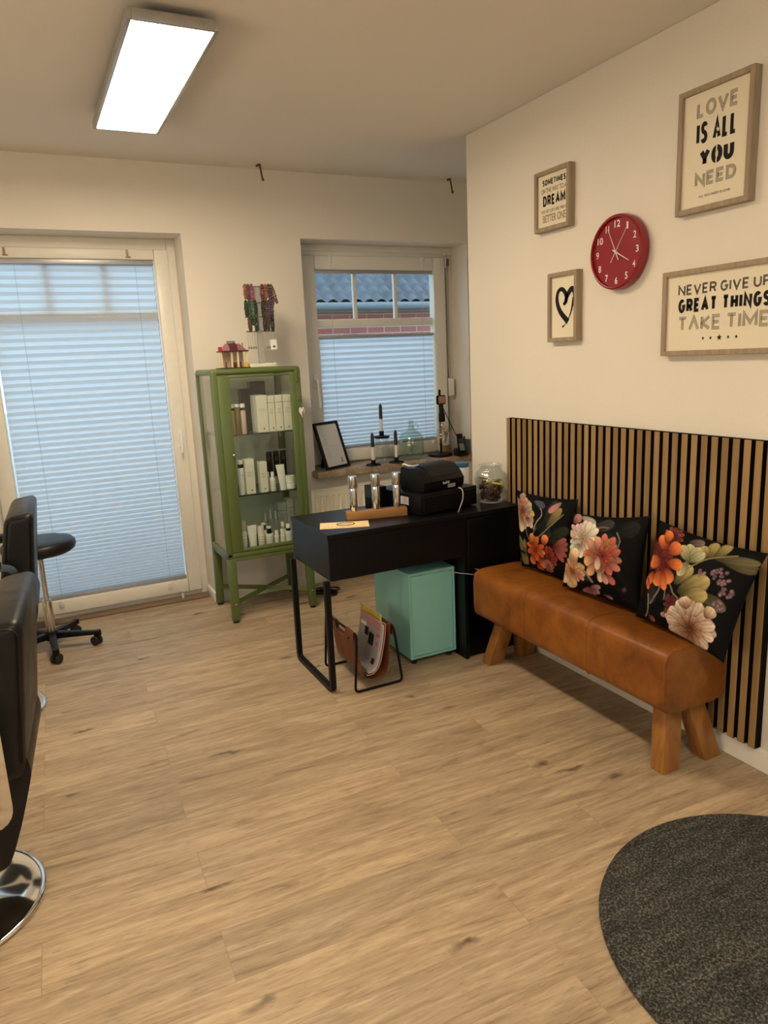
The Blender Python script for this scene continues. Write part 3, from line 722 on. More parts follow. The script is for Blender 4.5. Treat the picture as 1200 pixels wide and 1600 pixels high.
ck = thing('wall_clock', 'round red wall clock with white numerals', 'clock', (2.2, 2.285, 1.752))
cy, cz, cr = 2.285, 1.8925, 0.145
XM = Matrix.Translation((XR, cy, cz)) @ Matrix(((0, 0, -1), (0, 1, 0), (1, 0, 0))).to_4x4()
b = MB(); b.lathe([(0, 0.001), (cr-0.012, 0.001), (cr-0.003, 0.008), (cr, 0.025), (cr-0.003, 0.042), (cr-0.009, 0.047), (cr-0.014, 0.046), (cr-0.016, 0.034), (0, 0.034)], n=64, mat=XM); b.build('case', RED, ck)
R_ = 0.108
for h in range(1, 13):
    a = PI/2-h*PI/6; s_ = str(h); wd = 0.0115*len(s_)*(0.62 if s_ == '1' else 1) + (0.002 if len(s_) > 1 else 0)
    if s_ == '11': wd = 0.015
    wd *= 1.15; b = MB()
    y_, z_ = R_*math.cos(a), R_*math.sin(a)
    fit_text(b, s_, (-cy+y_-wd/2*1.05, cz+z_-0.0132, -cy+y_+wd/2*1.05, cz+z_+0.0132), (XR-0.0345, 0, 0), RIGHTWALL_AXES, offset=0.0 if s_ == '9' else 0.012)
    b.build('numeral', WHITE, ck, ang=None, normals=False)
def hand(name, a_deg, L_, tail, wd, x):
    a = math.radians(a_deg); d = Vector((0, -math.sin(a), math.cos(a))); n_ = Vector((0, d.z, -d.y)); c_ = Vector((x, cy, cz))
    b = MB(); b.poly([c_+d*L_+n_*wd*0.5, c_+d*L_-n_*wd*0.5, c_-d*tail-n_*wd, c_-d*tail+n_*wd], (-0.0012, 0, 0)); b.build(name, WHITE, ck)
hand('hour_hand', 119, 0.078, 0.022, 0.0022, XR-0.038); hand('minute_hand', -26, 0.102, 0.034, 0.0016, XR-0.040); hand('second_hand', 34, 0.100, 0.044, 0.0009, XR-0.042)
b = MB(); b.cyl((XR-0.034, cy, cz), (XR-0.044, cy, cz), 0.004, n=14); b.build('hub', WHITE, ck)

# ------------------------------------------------------------------ leather bench
bn = thing('leather_bench', 'cognac leather pommel bench with four splayed wooden legs', 'bench', (2.015, 2.26, 0))
BX0, BX1, BY0, BY1, BZ0, BZ1 = 1.862, 2.172, 1.668, 2.868, 0.245, 0.488
b = MB()
def body(u, v):
    # cross-section: rounded box, slightly barrel shaped
    a = 2*PI*u; n_ = 6.5
    cx, cs = math.cos(a), math.sin(a)
    k = (abs(cx)**n_+abs(cs)**n_)**(-1/n_)
    # end rounding
    y = BY0+(BY1-BY0)*v; e = min(v, 1-v)*(BY1-BY0); f = 1.0 if e > 0.012 else 1-0.012*(1-math.sqrt(max(0, 1-(1-e/0.012)**2)))/0.155
    return (0.5*(BX0+BX1)+0.5*(BX1-BX0)*k*cx*f, y, 0.5*(BZ0+BZ1)+0.5*(BZ1-BZ0)*k*cs*f)
vsn = [0, 0.0005, 0.002, 0.004, 0.007, 0.010]+[0.010+0.98*i/40 for i in range(1, 40)]+[0.990, 0.993, 0.996, 0.998, 0.9995, 1]
b.grid(lambda u, v: body(u, vsn[round(v*(len(vsn)-1))]), 72, len(vsn), close_u=True)
bmesh.ops.holes_fill(b.bm, edges=[e for e in b.bm.edges if e.is_boundary], sides=0)
b.build('padded_seat', COGNAC, bn, ang=50)
for y in (2.065, 2.465):
    b = MB(); v = (y-BY0)/(BY1-BY0); b.tube([Vector(body(k/64, v)) for k in range(64)], 0.0042, 6, closed=True); b.build('seam', COGNAC, bn)
for y, v_ in ((BY0, 0.001), (BY1, 0.999)):
    b = MB(); b.tube([Vector(body(k/64, 0.004 if v_ < 0.5 else 0.996)) for k in range(64)], 0.0035, 6, closed=True); b.build('end_piping', COGNAC, bn)
def leg(xb, yb, sx, sy):
    b = MB(); w_, d_, zt = 0.085, 0.062, 0.262; dx, dy = -sx*0.062, -sy*0.055
    bot = [(xb, yb, 0), (xb+w_, yb, 0), (xb+w_, yb+d_, 0), (xb, yb+d_, 0)]
    b.hexa(bot, [(x+dx, y+dy, zt) for x, y, z in bot], 0.004); b.build('leg', LEGWOOD, bn)
leg(1.893, 1.686, -1, -1); leg(2.100, 1.676, 1, -1); leg(1.897, 2.795, -1, 1); leg(2.100, 2.795, 1, 1)

# ------------------------------------------------------------------ floral cushions (printed pattern painted point by point)
class Print:
    def __init__(s, n=230):
        s.n = n; g = (np.arange(n)+0.5)/n; s.U, s.V = np.meshgrid(g, g, indexing='ij')
        rs = np.random.RandomState(3); s.c = np.zeros((n, n, 3))+np.array([0.0045, 0.0045, 0.005])
        s.noise = rs.rand(n, n)
        k = rs.rand(24, 24); s.soft = s.up(k)
    def up(s, k):
        m_ = k.shape[0]-1; x = s.U*m_; y = s.V*m_; i = np.clip(x.astype(int), 0, m_-1); j = np.clip(y.astype(int), 0, m_-1); a, b_ = x-i, y-j
        return k[i, j]*(1-a)*(1-b_)+k[i+1, j]*a*(1-b_)+k[i, j+1]*(1-a)*b_+k[i+1, j+1]*a*b_
    def blend(s, mask, col): s.c = s.c*(1-mask[..., None])+col*mask[..., None]
    def petal(s, x, y, ang, L, W, c0, c1, edge=0.75, streak=0.25, ruff=0.0):
        """from (x,y) outward; c0 at the base, c1 at the tip; v axis points down"""
        dx, dy = s.U-x, s.V-y; ca, sa = math.cos(ang), math.sin(ang)
        p = (dx*ca+dy*sa)/L; q = (-dx*sa+dy*ca)/W
        wid = np.sqrt(np.clip(p, 0, 1))*np.sqrt(np.clip(1-p**3, 0, 1))*0.72
        if ruff: wid = wid*(1+ruff*np.sin(p*23+x*90))
        d = np.abs(q)-wid
        mask = np.clip(-d/0.06, 0, 1)*((p > 0) & (p < 1))
        rel = np.clip(np.abs(q)/(wid+1e-4), 0, 1)
        t_ = np.clip(p, 0, 1)
        col = np.array(c0)*(1-t_[..., None])+np.array(c1)*t_[..., None]
        sh = (1-streak*(0.5+0.5*np.sin(q*21+p*4+x*50))*(0.5+0.5*s.noise))*(0.42+0.58*np.clip(p*1.5, 0, 1))*(1+0.25*np.clip(p-0.8, 0, 1)*5*(1-rel))
        sh = sh*np.where(mask < 0.9, 0.45, 1.0)
        sh = sh*(1-(1-edge)*rel**4)
        s.blend(mask, col*sh[..., None])
    def flower(s, x, y, r, outer, inner, core, n=9, layers=4, seed=1, sq=1.0, spin=0.0):
        rr = random.Random(seed)
        layers += 1; n += 4
        for L in range(layers):
            f = 1-L/(layers+0.6); m_ = max(5, n-L)
            for k in range(m_):
                a = spin+2*PI*(k+0.5*(L % 2))/m_+rr.uniform(-0.2, 0.2); ln = r*f*rr.uniform(0.82, 1.1)
                mixk = rr.uniform(0.0, 0.45)+L*0.18
                oc = tuple(o*(1-mixk)+i*mixk for o, i in zip(outer, inner))
                s.petal(x+0.10*r*math.cos(a), y+0.10*r*math.sin(a)*sq, a, ln, r*f*rr.uniform(0.36, 0.58), tuple(c*0.6 for c in inner), tuple(c*rr.uniform(0.65, 1.12) for c in oc), 0.45, 0.28, 0.07)
        for k in range(6):
            a = 2*PI*k/6+0.4; s.petal(x, y, a, r*0.2, r*0.14, core, tuple(c*1.3 for c in core), 0.6, 0.3)
    def stem(s, pts, wd, col):
        P = smooth_path([(p[0], p[1], 0) for p in pts], 14)
        for p, q in zip(P, P[1:]):
            d = q-p; L2 = max(d.length_squared, 1e-9)
            t_ = np.clip(((s.U-p.x)*d.x+(s.V-p.y)*d.y)/L2, 0, 1)
            dist = np.hypot(s.U-p.x-t_*d.x, s.V-p.y-t_*d.y); s.blend(np.clip(1.5-dist/wd, 0, 1), np.array(col))
    def dots(s, x, y, r, n, rd, col, seed):
        rr = random.Random(seed)
        for k in range(n):
            a, q = rr.uniform(0, 2*PI), r*math.sqrt(rr.random()); cx_, cy_ = x+q*math.cos(a), y+q*math.sin(a)*0.8
            dist = np.hypot(s.U-cx_, s.V-cy_); k_ = rr.uniform(0.5, 1.1)
            s.blend(np.clip(2-dist/rd*1.6, 0, 1), np.array(col)*k_*(1-0.6*np.clip(dist/rd, 0, 1))[..., None])
OLV, OLD, DKG = (0.29, 0.23, 0.09), (0.10, 0.085, 0.035), (0.030, 0.033, 0.024)
ORA, ORD, PNK, MAR = (0.72, 0.19, 0.055), (0.36, 0.050, 0.025), (0.62, 0.24, 0.17), (0.14, 0.022, 0.025)
CRM, CRD, WHT = (0.72, 0.52, 0.37), (0.34, 0.15, 0.09), (0.82, 0.74, 0.62)
def print_one():
    p = Print()
    for x, y, a, L, W, c in ((0.55, 0.42, -1.2, 0.42, 0.16, DKG), (0.62, 0.52, -0.4, 0.36, 0.16, DKG), (0.66, 0.55, 0.1, 0.32, 0.14, (0.035, 0.036, 0.022)), (0.45, 0.35, 0.6, 0.26, 0.2, (0.022, 0.024, 0.024))): p.petal(x, y, a, L, W, tuple(k*0.6 for k in c), c)
    p.petal(0.60, 0.40, -0.95, 0.34, 0.13, OLD, OLV, 0.5)
    p.stem([(0.45, 0.55), (0.60, 0.42), (0.84, 0.20)], 0.006, (0.20, 0.18, 0.10))
    p.stem([(0.20, 0.45), (0.27, 0.62), (0.30, 0.75)], 0.005, (0.22, 0.19, 0.14)); p.stem([(0.42, 0.42), (0.33, 0.52), (0.26, 0.60)], 0.005, (0.22, 0.19, 0.14))
    p.stem([(0.38, 0.08), (0.50, 0.22), (0.42, 0.34), (0.36, 0.45)], 0.007, (0.26, 0.25, 0.24))
    p.petal(0.78, 0.05, 2.45, 0.22, 0.10, (0.62, 0.34, 0.33), (0.45, 0.16, 0.17)); p.petal(0.34, 0.07, 0.3, 0.2, 0.1, (0.12, 0.14, 0.20), (0.05, 0.05, 0.08))
    p.flower(0.13, 0.24, 0.21, CRM, CRD, (0.20, 0.05, 0.03), 9, 4, 5)
    p.petal(0.14, 0.30, 1.7, 0.22, 0.13, CRD, CRM); p.petal(0.22, 0.30, 0.8, 0.18, 0.10, MAR, CRM)
    p.petal(0.06, 0.58, 1.4, 0.20, 0.12, OLV, OLD); p.petal(0.16, 0.60, 1.6, 0.20, 0.11, OLV, OLD); p.petal(0.08, 0.80, 1.3, 0.17, 0.11, OLV, OLD); p.petal(0.17, 0.78, 1.6, 0.18, 0.11, OLD, OLV)
    for k, a in enumerate((-0.3, 0.0, 0.35, 2.9, 0.7)): p.petal(0.72, 0.62, a+PI*0.9*(k == 3), 0.24, 0.08, MAR, (0.42, 0.13, 0.12))
    p.flower(0.62, 0.78, 0.16, ORD, MAR, (0.10, 0.04, 0.02), 10, 3, 8); p.flower(0.40, 0.70, 0.16, ORA, ORD, (0.25, 0.04, 0.02), 7, 3, 2)
    for x, y, a in ((0.55, 0.60, -1.2), (0.36, 0.62, -1.8), (0.36, 0.76, 2.0), (0.48, 0.78, 1.2), (0.42, 0.86, 1.3)): p.petal(x, y+0.03, a, 0.15, 0.13, ORD, (0.80, 0.27, 0.08), 0.6, 0.15)
    for k in range(14): p.petal(0.62, 0.90, 2*PI*k/14, 0.10, 0.025, (0.20, 0.10, 0.05), (0.50, 0.20, 0.16))
    return p
def print_two():
    p = Print()
    for x, y, a, L, W, c in ((0.3, 0.16, -0.3, 0.3, 0.15, (0.045, 0.043, 0.040)), (0.36, 0.24, 0.2, 0.32, 0.2, (0.020, 0.022, 0.020)), (0.62, 0.2, -0.3, 0.3, 0.2, (0.018, 0.019, 0.017)), (0.2, 0.55, 1.0, 0.3, 0.15, (0.030, 0.022, 0.024))): p.petal(x, y, a, L, W, tuple(k*0.7 for k in c), c)
    p.stem([(0.30, 0.19), (0.42, 0.13), (0.52, 0.13)], 0.008, (0.16, 0.10, 0.09)); p.stem([(0.64, 0.18), (0.69, 0.27), (0.67, 0.36)], 0.007, (0.16, 0.17, 0.17))
    p.petal(0.14, 0.03, 0.3, 0.22, 0.10, (0.60, 0.52, 0.42), (0.40, 0.34, 0.26)); p.petal(0.03, 0.12, -0.8, 0.14, 0.12, (0.30, 0.10, 0.09), (0.50, 0.24, 0.18))
    p.flower(0.20, 0.29, 0.20, WHT, (0.62, 0.48, 0.35), (0.45, 0.22, 0.12), 10, 4, 3)
    for a in (1.3, 1.7, 2.1): p.petal(0.16, 0.36, a, 0.18, 0.10, (0.50, 0.40, 0.28), WHT)
    for a in (-1.0, -1.4, -0.6): p.petal(0.24, 0.26, a, 0.19, 0.10, (0.70, 0.60, 0.46), WHT)
    p.flower(0.50, 0.46, 0.22, (0.68, 0.25, 0.15), (0.42, 0.09, 0.06), (0.22, 0.03, 0.03), 9, 4, 6)
    for x, y, a, L, W, c in ((0.40, 0.50, 2.6, 0.16, 0.14, (0.86, 0.46, 0.22)), (0.40, 0.56, 1.9, 0.17, 0.12, (0.84, 0.44, 0.24)), (0.44, 0.46, 1.5, 0.17, 0.09, (0.86, 0.62, 0.50)), (0.40, 0.45, -2.2, 0.19, 0.11, (0.70, 0.30, 0.20)), (0.43, 0.40, -1.7, 0.16, 0.10, (0.78, 0.38, 0.24)), (0.47, 0.62, 1.3, 0.16, 0.08, (0.80, 0.62, 0.46)), (0.55, 0.66, 0.6, 0.17, 0.09, (0.50, 0.13, 0.11)), (0.56, 0.53, 0.3, 0.19, 0.09, (0.60, 0.19, 0.17)), (0.52, 0.66, 1.0, 0.14, 0.08, (0.74, 0.36, 0.28))): p.petal(x, y, a, L, W, tuple(k*0.5 for k in c), c, 0.6, 0.2)
    p.flower(0.11, 0.74, 0.18, (0.78, 0.52, 0.30), (0.62, 0.26, 0.12), (0.40, 0.10, 0.05), 8, 4, 9)
    for x, y, a in ((0.10, 0.66, -1.6), (0.12, 0.78, 1.5), (0.06, 0.74, 1.9), (0.07, 0.62, -1.3)): p.petal(x, y, a, 0.20, 0.16, (0.66, 0.34, 0.16), (0.84, 0.66, 0.44), 0.7, 0.15)
    p.stem([(0.20, 0.68), (0.30, 0.70), (0.40, 0.80)], 0.012, (0.36, 0.22, 0.12))
    for a in (0.4, 1.0, 1.6, 2.2, -0.3): p.petal(0.38, 0.88, a, 0.14, 0.08, (0.28, 0.09, 0.11), (0.56, 0.32, 0.34))
    p.petal(0.56, 0.93, 0.1, 0.12, 0.05, (0.2, 0.1, 0.12), (0.4, 0.26, 0.28)); p.dots(0.80, 0.79, 0.02, 3, 0.024, (0.16, 0.07, 0.14), 4)
    return p
def print_three():
    p = Print()
    for x, y, a, L, W, c in ((0.62, 0.12, 0.15, 0.40, 0.13, (0.12, 0.10, 0.05)), (0.60, 0.15, -0.1, 0.40, 0.10, (0.16, 0.14, 0.07)), (0.60, 0.50, 0.25, 0.30, 0.14, (0.11, 0.105, 0.05)), (0.55, 0.55, 0.6, 0.30, 0.12, (0.15, 0.13, 0.06)), (0.10, 0.55, 1.3, 0.25, 0.14, (0.04, 0.03, 0.025))): p.petal(x, y, a, L, W, tuple(k*0.5 for k in c), c, 0.5)
    for x, y, a, L, W in ((0.58, 0.18, -1.5, 0.17, 0.11), (0.63, 0.15, -1.1, 0.18, 0.10), (0.55, 0.20, -2.0, 0.14, 0.12), (0.36, 0.52, -1.1, 0.26, 0.14), (0.42, 0.58, -0.75, 0.34, 0.20), (0.46, 0.60, -0.4, 0.26, 0.18)): p.petal(x, y, a, L, W, OLD, (0.46, 0.37, 0.15), 0.55, 0.25)
    p.stem([(0.28, 0.50), (0.38, 0.60), (0.52, 0.66)], 0.008, (0.17, 0.14, 0.09)); p.stem([(0.22, 0.52), (0.20, 0.66), (0.15, 0.80)], 0.007, (0.18, 0.16, 0.14)); p.stem([(0.26, 0.55), (0.30, 0.70)], 0.006, (0.20, 0.18, 0.15)); p.stem([(0.10, 0.72), (0.14, 0.86), (0.13, 0.95)], 0.006, (0.2, 0.18, 0.16)); p.stem([(0.42, 0.35), (0.58, 0.18), (0.80, 0.08)], 0.006, (0.22, 0.18, 0.09))
    for a in (-1.8, -1.2, -0.8, -2.3, 1.9): p.petal(0.42, 0.26, a, 0.17, 0.11, (0.26, 0.25, 0.13), (0.50, 0.46, 0.28))
    p.petal(0.36, 0.08, -0.2, 0.14, 0.08, (0.10, 0.07, 0.06), (0.22, 0.16, 0.13))
    p.flower(0.12, 0.32, 0.17, MAR, (0.20, 0.03, 0.03), MAR, 9, 3, 12); p.flower(0.20, 0.10, 0.11, (0.34, 0.08, 0.07), MAR, MAR, 7, 2, 4)
    for x, y, a, L, W in ((0.20, 0.26, -0.9, 0.16, 0.15), (0.16, 0.24, -2.3, 0.15, 0.13), (0.22, 0.34, -0.1, 0.16, 0.13), (0.16, 0.36, 2.8, 0.17, 0.15), (0.22, 0.40, 1.0, 0.16, 0.15), (0.18, 0.44, 1.7, 0.17, 0.13), (0.10, 0.48, 1.9, 0.17, 0.10), (0.14, 0.18, -1.5, 0.13, 0.11), (0.20, 0.44, 1.2, 0.19, 0.09)): p.petal(x, y, a, L, W, ORD, (0.80, 0.24, 0.065), 0.55, 0.14)
    p.petal(0.05, 0.56, 1.3, 0.12, 0.06, ORD, ORA)
    for x, y, r, n, s_ in ((0.75, 0.30, 0.09, 26, 1), (0.84, 0.42, 0.06, 16, 2), (0.82, 0.55, 0.05, 12, 3), (0.58, 0.32, 0.035, 7, 5), (0.72, 0.98, 0.05, 8, 7)): p.dots(x, y, r, n, 0.016, (0.36, 0.21, 0.24), s_)
    p.flower(0.40, 0.72, 0.10, (0.15, 0.055, 0.055), MAR, MAR, 7, 3, 21); p.petal(0.40, 0.84, 3.0, 0.10, 0.06, MAR, (0.42, 0.30, 0.26))
    p.flower(0.62, 0.84, 0.24, (0.72, 0.56, 0.43), (0.46, 0.27, 0.17), (0.16, 0.045, 0.02), 12, 5, 14)
    for k in range(13):
        a = 2*PI*k/13+0.1; p.petal(0.62+0.05*math.cos(a), 0.83+0.05*math.sin(a), a, 0.20, 0.12, (0.40, 0.23, 0.15), (0.76, 0.62, 0.50), 0.5, 0.35, 0.06)
    for k in range(9):
        a = 2*PI*k/9; p.petal(0.63+0.01*math.cos(a), 0.87+0.02*math.sin(a), a, 0.12, 0.09, (0.20, 0.06, 0.03), (0.46, 0.27, 0.17), 0.5, 0.35, 0.06)
    p.petal(0.55, 0.70, -1.9, 0.12, 0.14, CRD, (0.76, 0.60, 0.44)); p.petal(0.74, 0.70, -1.1, 0.12, 0.13, CRD, (0.68, 0.54, 0.40)); p.petal(0.16, 0.92, 0.5, 0.10, 0.06, MAR, (0.30, 0.12, 0.09))
    return p
def mk_printmat(name):
    t = NT(name); at = t.n.new('ShaderNodeAttribute'); at.attribute_name = 'print'; v = t.coords()
    t.set(at.outputs['Color'], 0.62, 0, 0.06); t.bump(t.noise(v, 14, 3), 0.25, 0.012); return t.m
def cushion(label, TL, TR, BR, BL, thick, pr_, shift=0.12, nrm=(-1, 0, 0.25)):
    """front face corners as seen; the pillow bulges both ways"""
    n = pr_.n; P = [Vector(q) for q in (TL, TR, BR, BL)]
    N_ = (P[3]-P[0]).cross(P[1]-P[0]).normalized()
    if N_.dot(Vector(nrm)) < 0: N_ = -N_
    g = (np.arange(n)+0.0)/(n-1); U, V = np.meshgrid(g, g, indexing='ij')
    pu, pv = 2*U-1, 2*V-1
    pinch = 0.075
    u2 = 0.5+0.5*pu*(1-pinch*(1-pv**2)); v2 = 0.5+0.5*pv*(1-pinch*(1-pu**2))
    A = [np.array(q) for q in P]
    base = (A[0]*((1-u2)*(1-v2))[..., None]+A[1]*(u2*(1-v2))[..., None]+A[2]*(u2*v2)[..., None]+A[3]*((1-u2)*v2)[..., None])
    h = thick*0.5*(np.clip(1-pu**2, 0, 1)**0.55)*(np.clip(1-pv**2, 0, 1)**0.55)
    h = h*(1+0.07*np.sin(7*pu+3*pv))+0.003*np.sin(16*pv+6*np.sin(4*pu))*np.clip(1-pu**4, 0, 1)*np.clip(1-pv**4, 0, 1)
    nn = np.array(N_); f = base+nn*h[..., None]
    k = n//5; idx = np.round(np.linspace(0, n-1, k)).astype(int)
    verts = [tuple(q) for q in f.reshape(-1, 3)]
    faces = [(i*n+j, i*n+j+1, (i+1)*n+j+1, (i+1)*n+j) for i in range(n-1) for j in range(n-1)]
    bk = (base-nn*h[..., None]*0.8); off = len(verts)
    verts += [tuple(q) for q in bk.reshape(-1, 3)]
    faces += [(off+i*n+j, off+(i+1)*n+j, off+(i+1)*n+j+1, off+i*n+j+1) for i in range(n-1) for j in range(n-1)]
    lo = np.array([min(q[i] for q in verts) for i in range(3)]); hi = np.array([max(q[i] for q in verts) for i in range(3)])
    o_ = Vector(((lo[0]+hi[0])/2, (lo[1]+hi[1])/2, lo[2]))
    me = bpy.data.meshes.new('cushion'); me.from_pydata([tuple(Vector(q)-o_) for q in verts], [], faces); me.update()
    col = np.ones((len(verts), 4)); iu = np.clip(((U-shift*h/(thick*0.5))*(n-1)).round().astype(int), 0, n-1); iv = np.clip((V*(n-1)).round().astype(int), 0, n-1); col[:off, :3] = pr_.c[iu, iv].reshape(-1, 3); col[off:, :3] = 0.005
    ca = me.color_attributes.new('print', 'FLOAT_COLOR', 'POINT'); ca.data.foreach_set('color', col.astype(np.float32).ravel())
    me.polygons.foreach_set('use_smooth', [True]*len(me.polygons))
    bm_ = bmesh.new(); bm_.from_mesh(me); bmesh.ops.remove_doubles(bm_, verts=bm_.verts, dist=1e-6); bmesh.ops.recalc_face_normals(bm_, faces=bm_.faces); bm_.to_mesh(me); bm_.free()
    me.materials.append(PRINTM)
    o = bpy.data.objects.new('floral_cushion', me); COL.objects.link(o); o.location = o_
    return tag(o, label, 'cushion', 'floral cushions on the bench')
PRINTM = mk_printmat('floral_print')
cushion('black floral cushion next to the desk, farthest from the viewer', (2.140, 2.880, 0.850), (2.158, 2.455, 0.868), (2.100, 2.432, 0.498), (2.072, 2.755, 0.498), 0.15, print_one(), 0.13)
cushion('middle black floral cushion with white and salmon peonies', (2.085, 2.405, 0.826), (2.112, 1.990, 0.882), (2.050, 1.972, 0.498), (2.030, 2.405, 0.498), 0.165, print_two(), 0.17)
cushion('black floral cushion with big cream peony, nearest the bench end', (2.128, 1.960, 0.868), (2.125, 1.500, 0.840), (1.985, 1.535, 0.474), (2.010, 1.955, 0.503), 0.155, print_three(), 0.09)

# ------------------------------------------------------------------ round rug
b = MB(); b.lathe([(0, 0.0), (0.512, 0.0), (0.517, 0.004), (0.515, 0.010), (0.505, 0.012), (0, 0.012)], (1.632, 0.970, 0.0005), 96)
tag(b.build('round_rug', RUG), 'round charcoal rug on the oak floor', 'rug')

# ------------------------------------------------------------------ black desk
dk = thing('reception_desk', 'black reception desk with drawer box, side cabinet and a steel loop leg', 'desk', (1.66, 3.16, 0))
b = MB(); b.box((1.130, 2.916, 0.738), (2.192, 3.408, 0.762), 0.002, 1); b.build('desk_top', BLACKD, dk)
b = MB(); b.box((1.134, 2.920, 0.545), (1.850, 3.404, 0.738), 0.002, 1); b.build('drawer_box', BLACKD, dk)
b = MB(); b.tube(round_path([(1.120, 2.936, 0.545), (1.120, 2.936, 0.012), (1.120, 3.392, 0.012), (1.120, 3.392, 0.545)], 0.03), 0, sq=(0.026, 0.024)); b.build('loop_leg', BLACK, dk)
b = MB(); b.box((1.848, 2.922, 0.0), (1.868, 3.404, 0.738), 0.001, 1); b.box((2.172, 2.922, 0.0), (2.192, 3.404, 0.738), 0.001, 1)
b.box((1.868, 3.384, 0.03), (2.172, 3.404, 0.738)); b.box((1.868, 2.924, 0.452), (2.172, 3.384, 0.468)); b.build('cabinet_case', BLACKD, dk)
b = MB(); b.box((1.870, 2.916, 0.470), (2.170, 2.934, 0.733), 0.002, 1); b.build('cabinet_door', BLACKD, dk)
b = MB(); b.box((1.868, 2.930, 0.095), (2.172, 3.384, 0.112), 0.001, 1); b.box((1.868, 2.945, 0.0), (2.172, 2.960, 0.095)); b.build('cabinet_shelf', BLACKD, dk)
tc_ = thing('teal_container', 'small teal metal container with a door, under the black desk', 'cabinet', (1.705, 3.2, 0))
b = MB(); x0, x1, y0, y1, z0, z1 = 1.572, 1.838, 3.000, 3.400, 0.030, 0.480
b.box((x0, y0+0.012, z0), (x1, y1, z1), 0.003, 2); b.box((x0, y0, z0), (x0+0.012, y0+0.014, z1), 0.002, 1); b.box((x1-0.012, y0, z0), (x1, y0+0.014, z1), 0.002, 1)
b.box((x0+0.012, y0, z1-0.014), (x1-0.012, y0+0.014, z1), 0.002, 1); b.box((x0+0.012, y0, z0), (x1-0.012, y0+0.014, z0+0.012), 0.002, 1); b.build('body', TEAL, tc_)
b = MB(); b.box((x0+0.014, y0+0.003, z0+0.014), (x1-0.014, y0+0.012, z1-0.017), 0.002, 1); b.build('door', TEAL, tc_)
for x, y in ((x0+0.03, y0+0.03), (x1-0.03, y0+0.03), (x0+0.03, y1-0.03), (x1-0.03, y1-0.03)):
    b = MB(); b.cyl((x, y, 0), (x, y, 0.031), 0.014, n=14); b.build('foot', RUBBER, tc_)
b = MB(); b.tube(smooth_path([(1.90, 2.905, 0.478), (1.955, 2.905, 0.452), (1.90, 2.905, 0.448), (1.86, 2.91, 0.457), (1.80, 2.93, 0.470), (1.74, 2.99, 0.4855)]), 0.0022, 6)
tag(b.build('grey_cable', CABLEW), 'thin grey cable arching around the desk side cabinet', 'cable')
b = MB(); b.tube(smooth_path([(1.868, 2.99, 0.880), (1.875, 2.97, 0.872), (1.872, 2.958, 0.835), (1.852, 2.954, 0.790), (1.845, 2.96, 0.7655)]), 0.0028, 6)
tag(b.build('printer_cable', CABLEW), 'thin grey cable hanging down from the receipt printer', 'cable')
TGX, TGY = 1.63, 4.30
b = MB()
for k in range(6):
    cx_, cy_ = TGX+0.03*math.cos(k), TGY+0.03*math.sin(k*1.7)
    b.tube(smooth_path([(cx_+(0.05+0.008*k)*math.cos(j*0.9+k), cy_+0.05*math.sin(j*0.9+k*0.5), 0.007+0.004*k+0.003*(j % 2)) for j in range(9)]), 0.0045, 6)
tag(b.build('cable_tangle', BLACKP), 'tangle of black cables on the floor behind the desk', 'cable', kind='stuff')

# wooden block with three steel tubes
RZ = math.radians(-12.3)
hb = thing('tube_stand', 'wooden block holding three polished steel tubes on the desk', 'stand', (1.474, 3.118, 0.762), RZ)
b = MB(); b.box((-0.150, -0.026, 0), (0.150, 0.026, 0.042), 0.003, 2); b.build('wooden_block', BEECH, hb, local=True)
for k, x in enumerate((-0.112, 0.0, 0.106)):
    tb = thing('steel_tube', ['left steel tube in the wooden block on the desk', 'middle steel tube in the wooden block on the desk', 'right steel tube in the wooden block, next to the black drawer'][k], 'tube', hb.location+Vector((x*math.cos(RZ), x*math.sin(RZ), 0.042)), RZ, 'steel tubes in the wooden block')
    b = MB(); b.cyl((0, 0, 0.0005), (0, 0, 0.112), 0.0195, n=32, bev=0.001); b.build('tube_body', CHROME, tb, local=True)
    b = MB(); b.cyl((0, 0, 0.112), (0, 0, 0.117), 0.0215, n=32); b.cyl((0, 0, 0.117), (0, 0, 0.172), 0.0225, n=32, bev=0.0015); b.build('cap', STEEL, tb, local=True)
# kraft card
cdn = thing('voucher_card', 'beige printed card lying on the left desk corner', 'card', (1.277, 3.062, 0.7622), math.radians(-22))
b = MB(); b.box((-0.115, -0.062, 0), (0.115, 0.062, 0.0012)); b.build('card_sheet', KRAFT, cdn, local=True)
b = MB(); b.tube([(0.006+0.042*math.cos(2*PI*k/40), 0.012+0.030*math.sin(2*PI*k/40), 0.0014) for k in range(40)], 0.0022, 6, closed=True); b.build('printed_ring', INK, cdn, local=True)
b = MB(); rr = random.Random(5); x = -0.095
while x < 0.095:
    w_ = rr.uniform(0.004, 0.012); b.box((x, -0.044, 0.0012), (x+w_, -0.039, 0.0015)); x += w_+rr.uniform(0.002, 0.006)
for k in range(5): b.box((-0.02+0.01*k, 0.008, 0.0012), (-0.013+0.01*k, 0.013, 0.0015))
b.build('printed_lines', INKG, cdn, local=True)
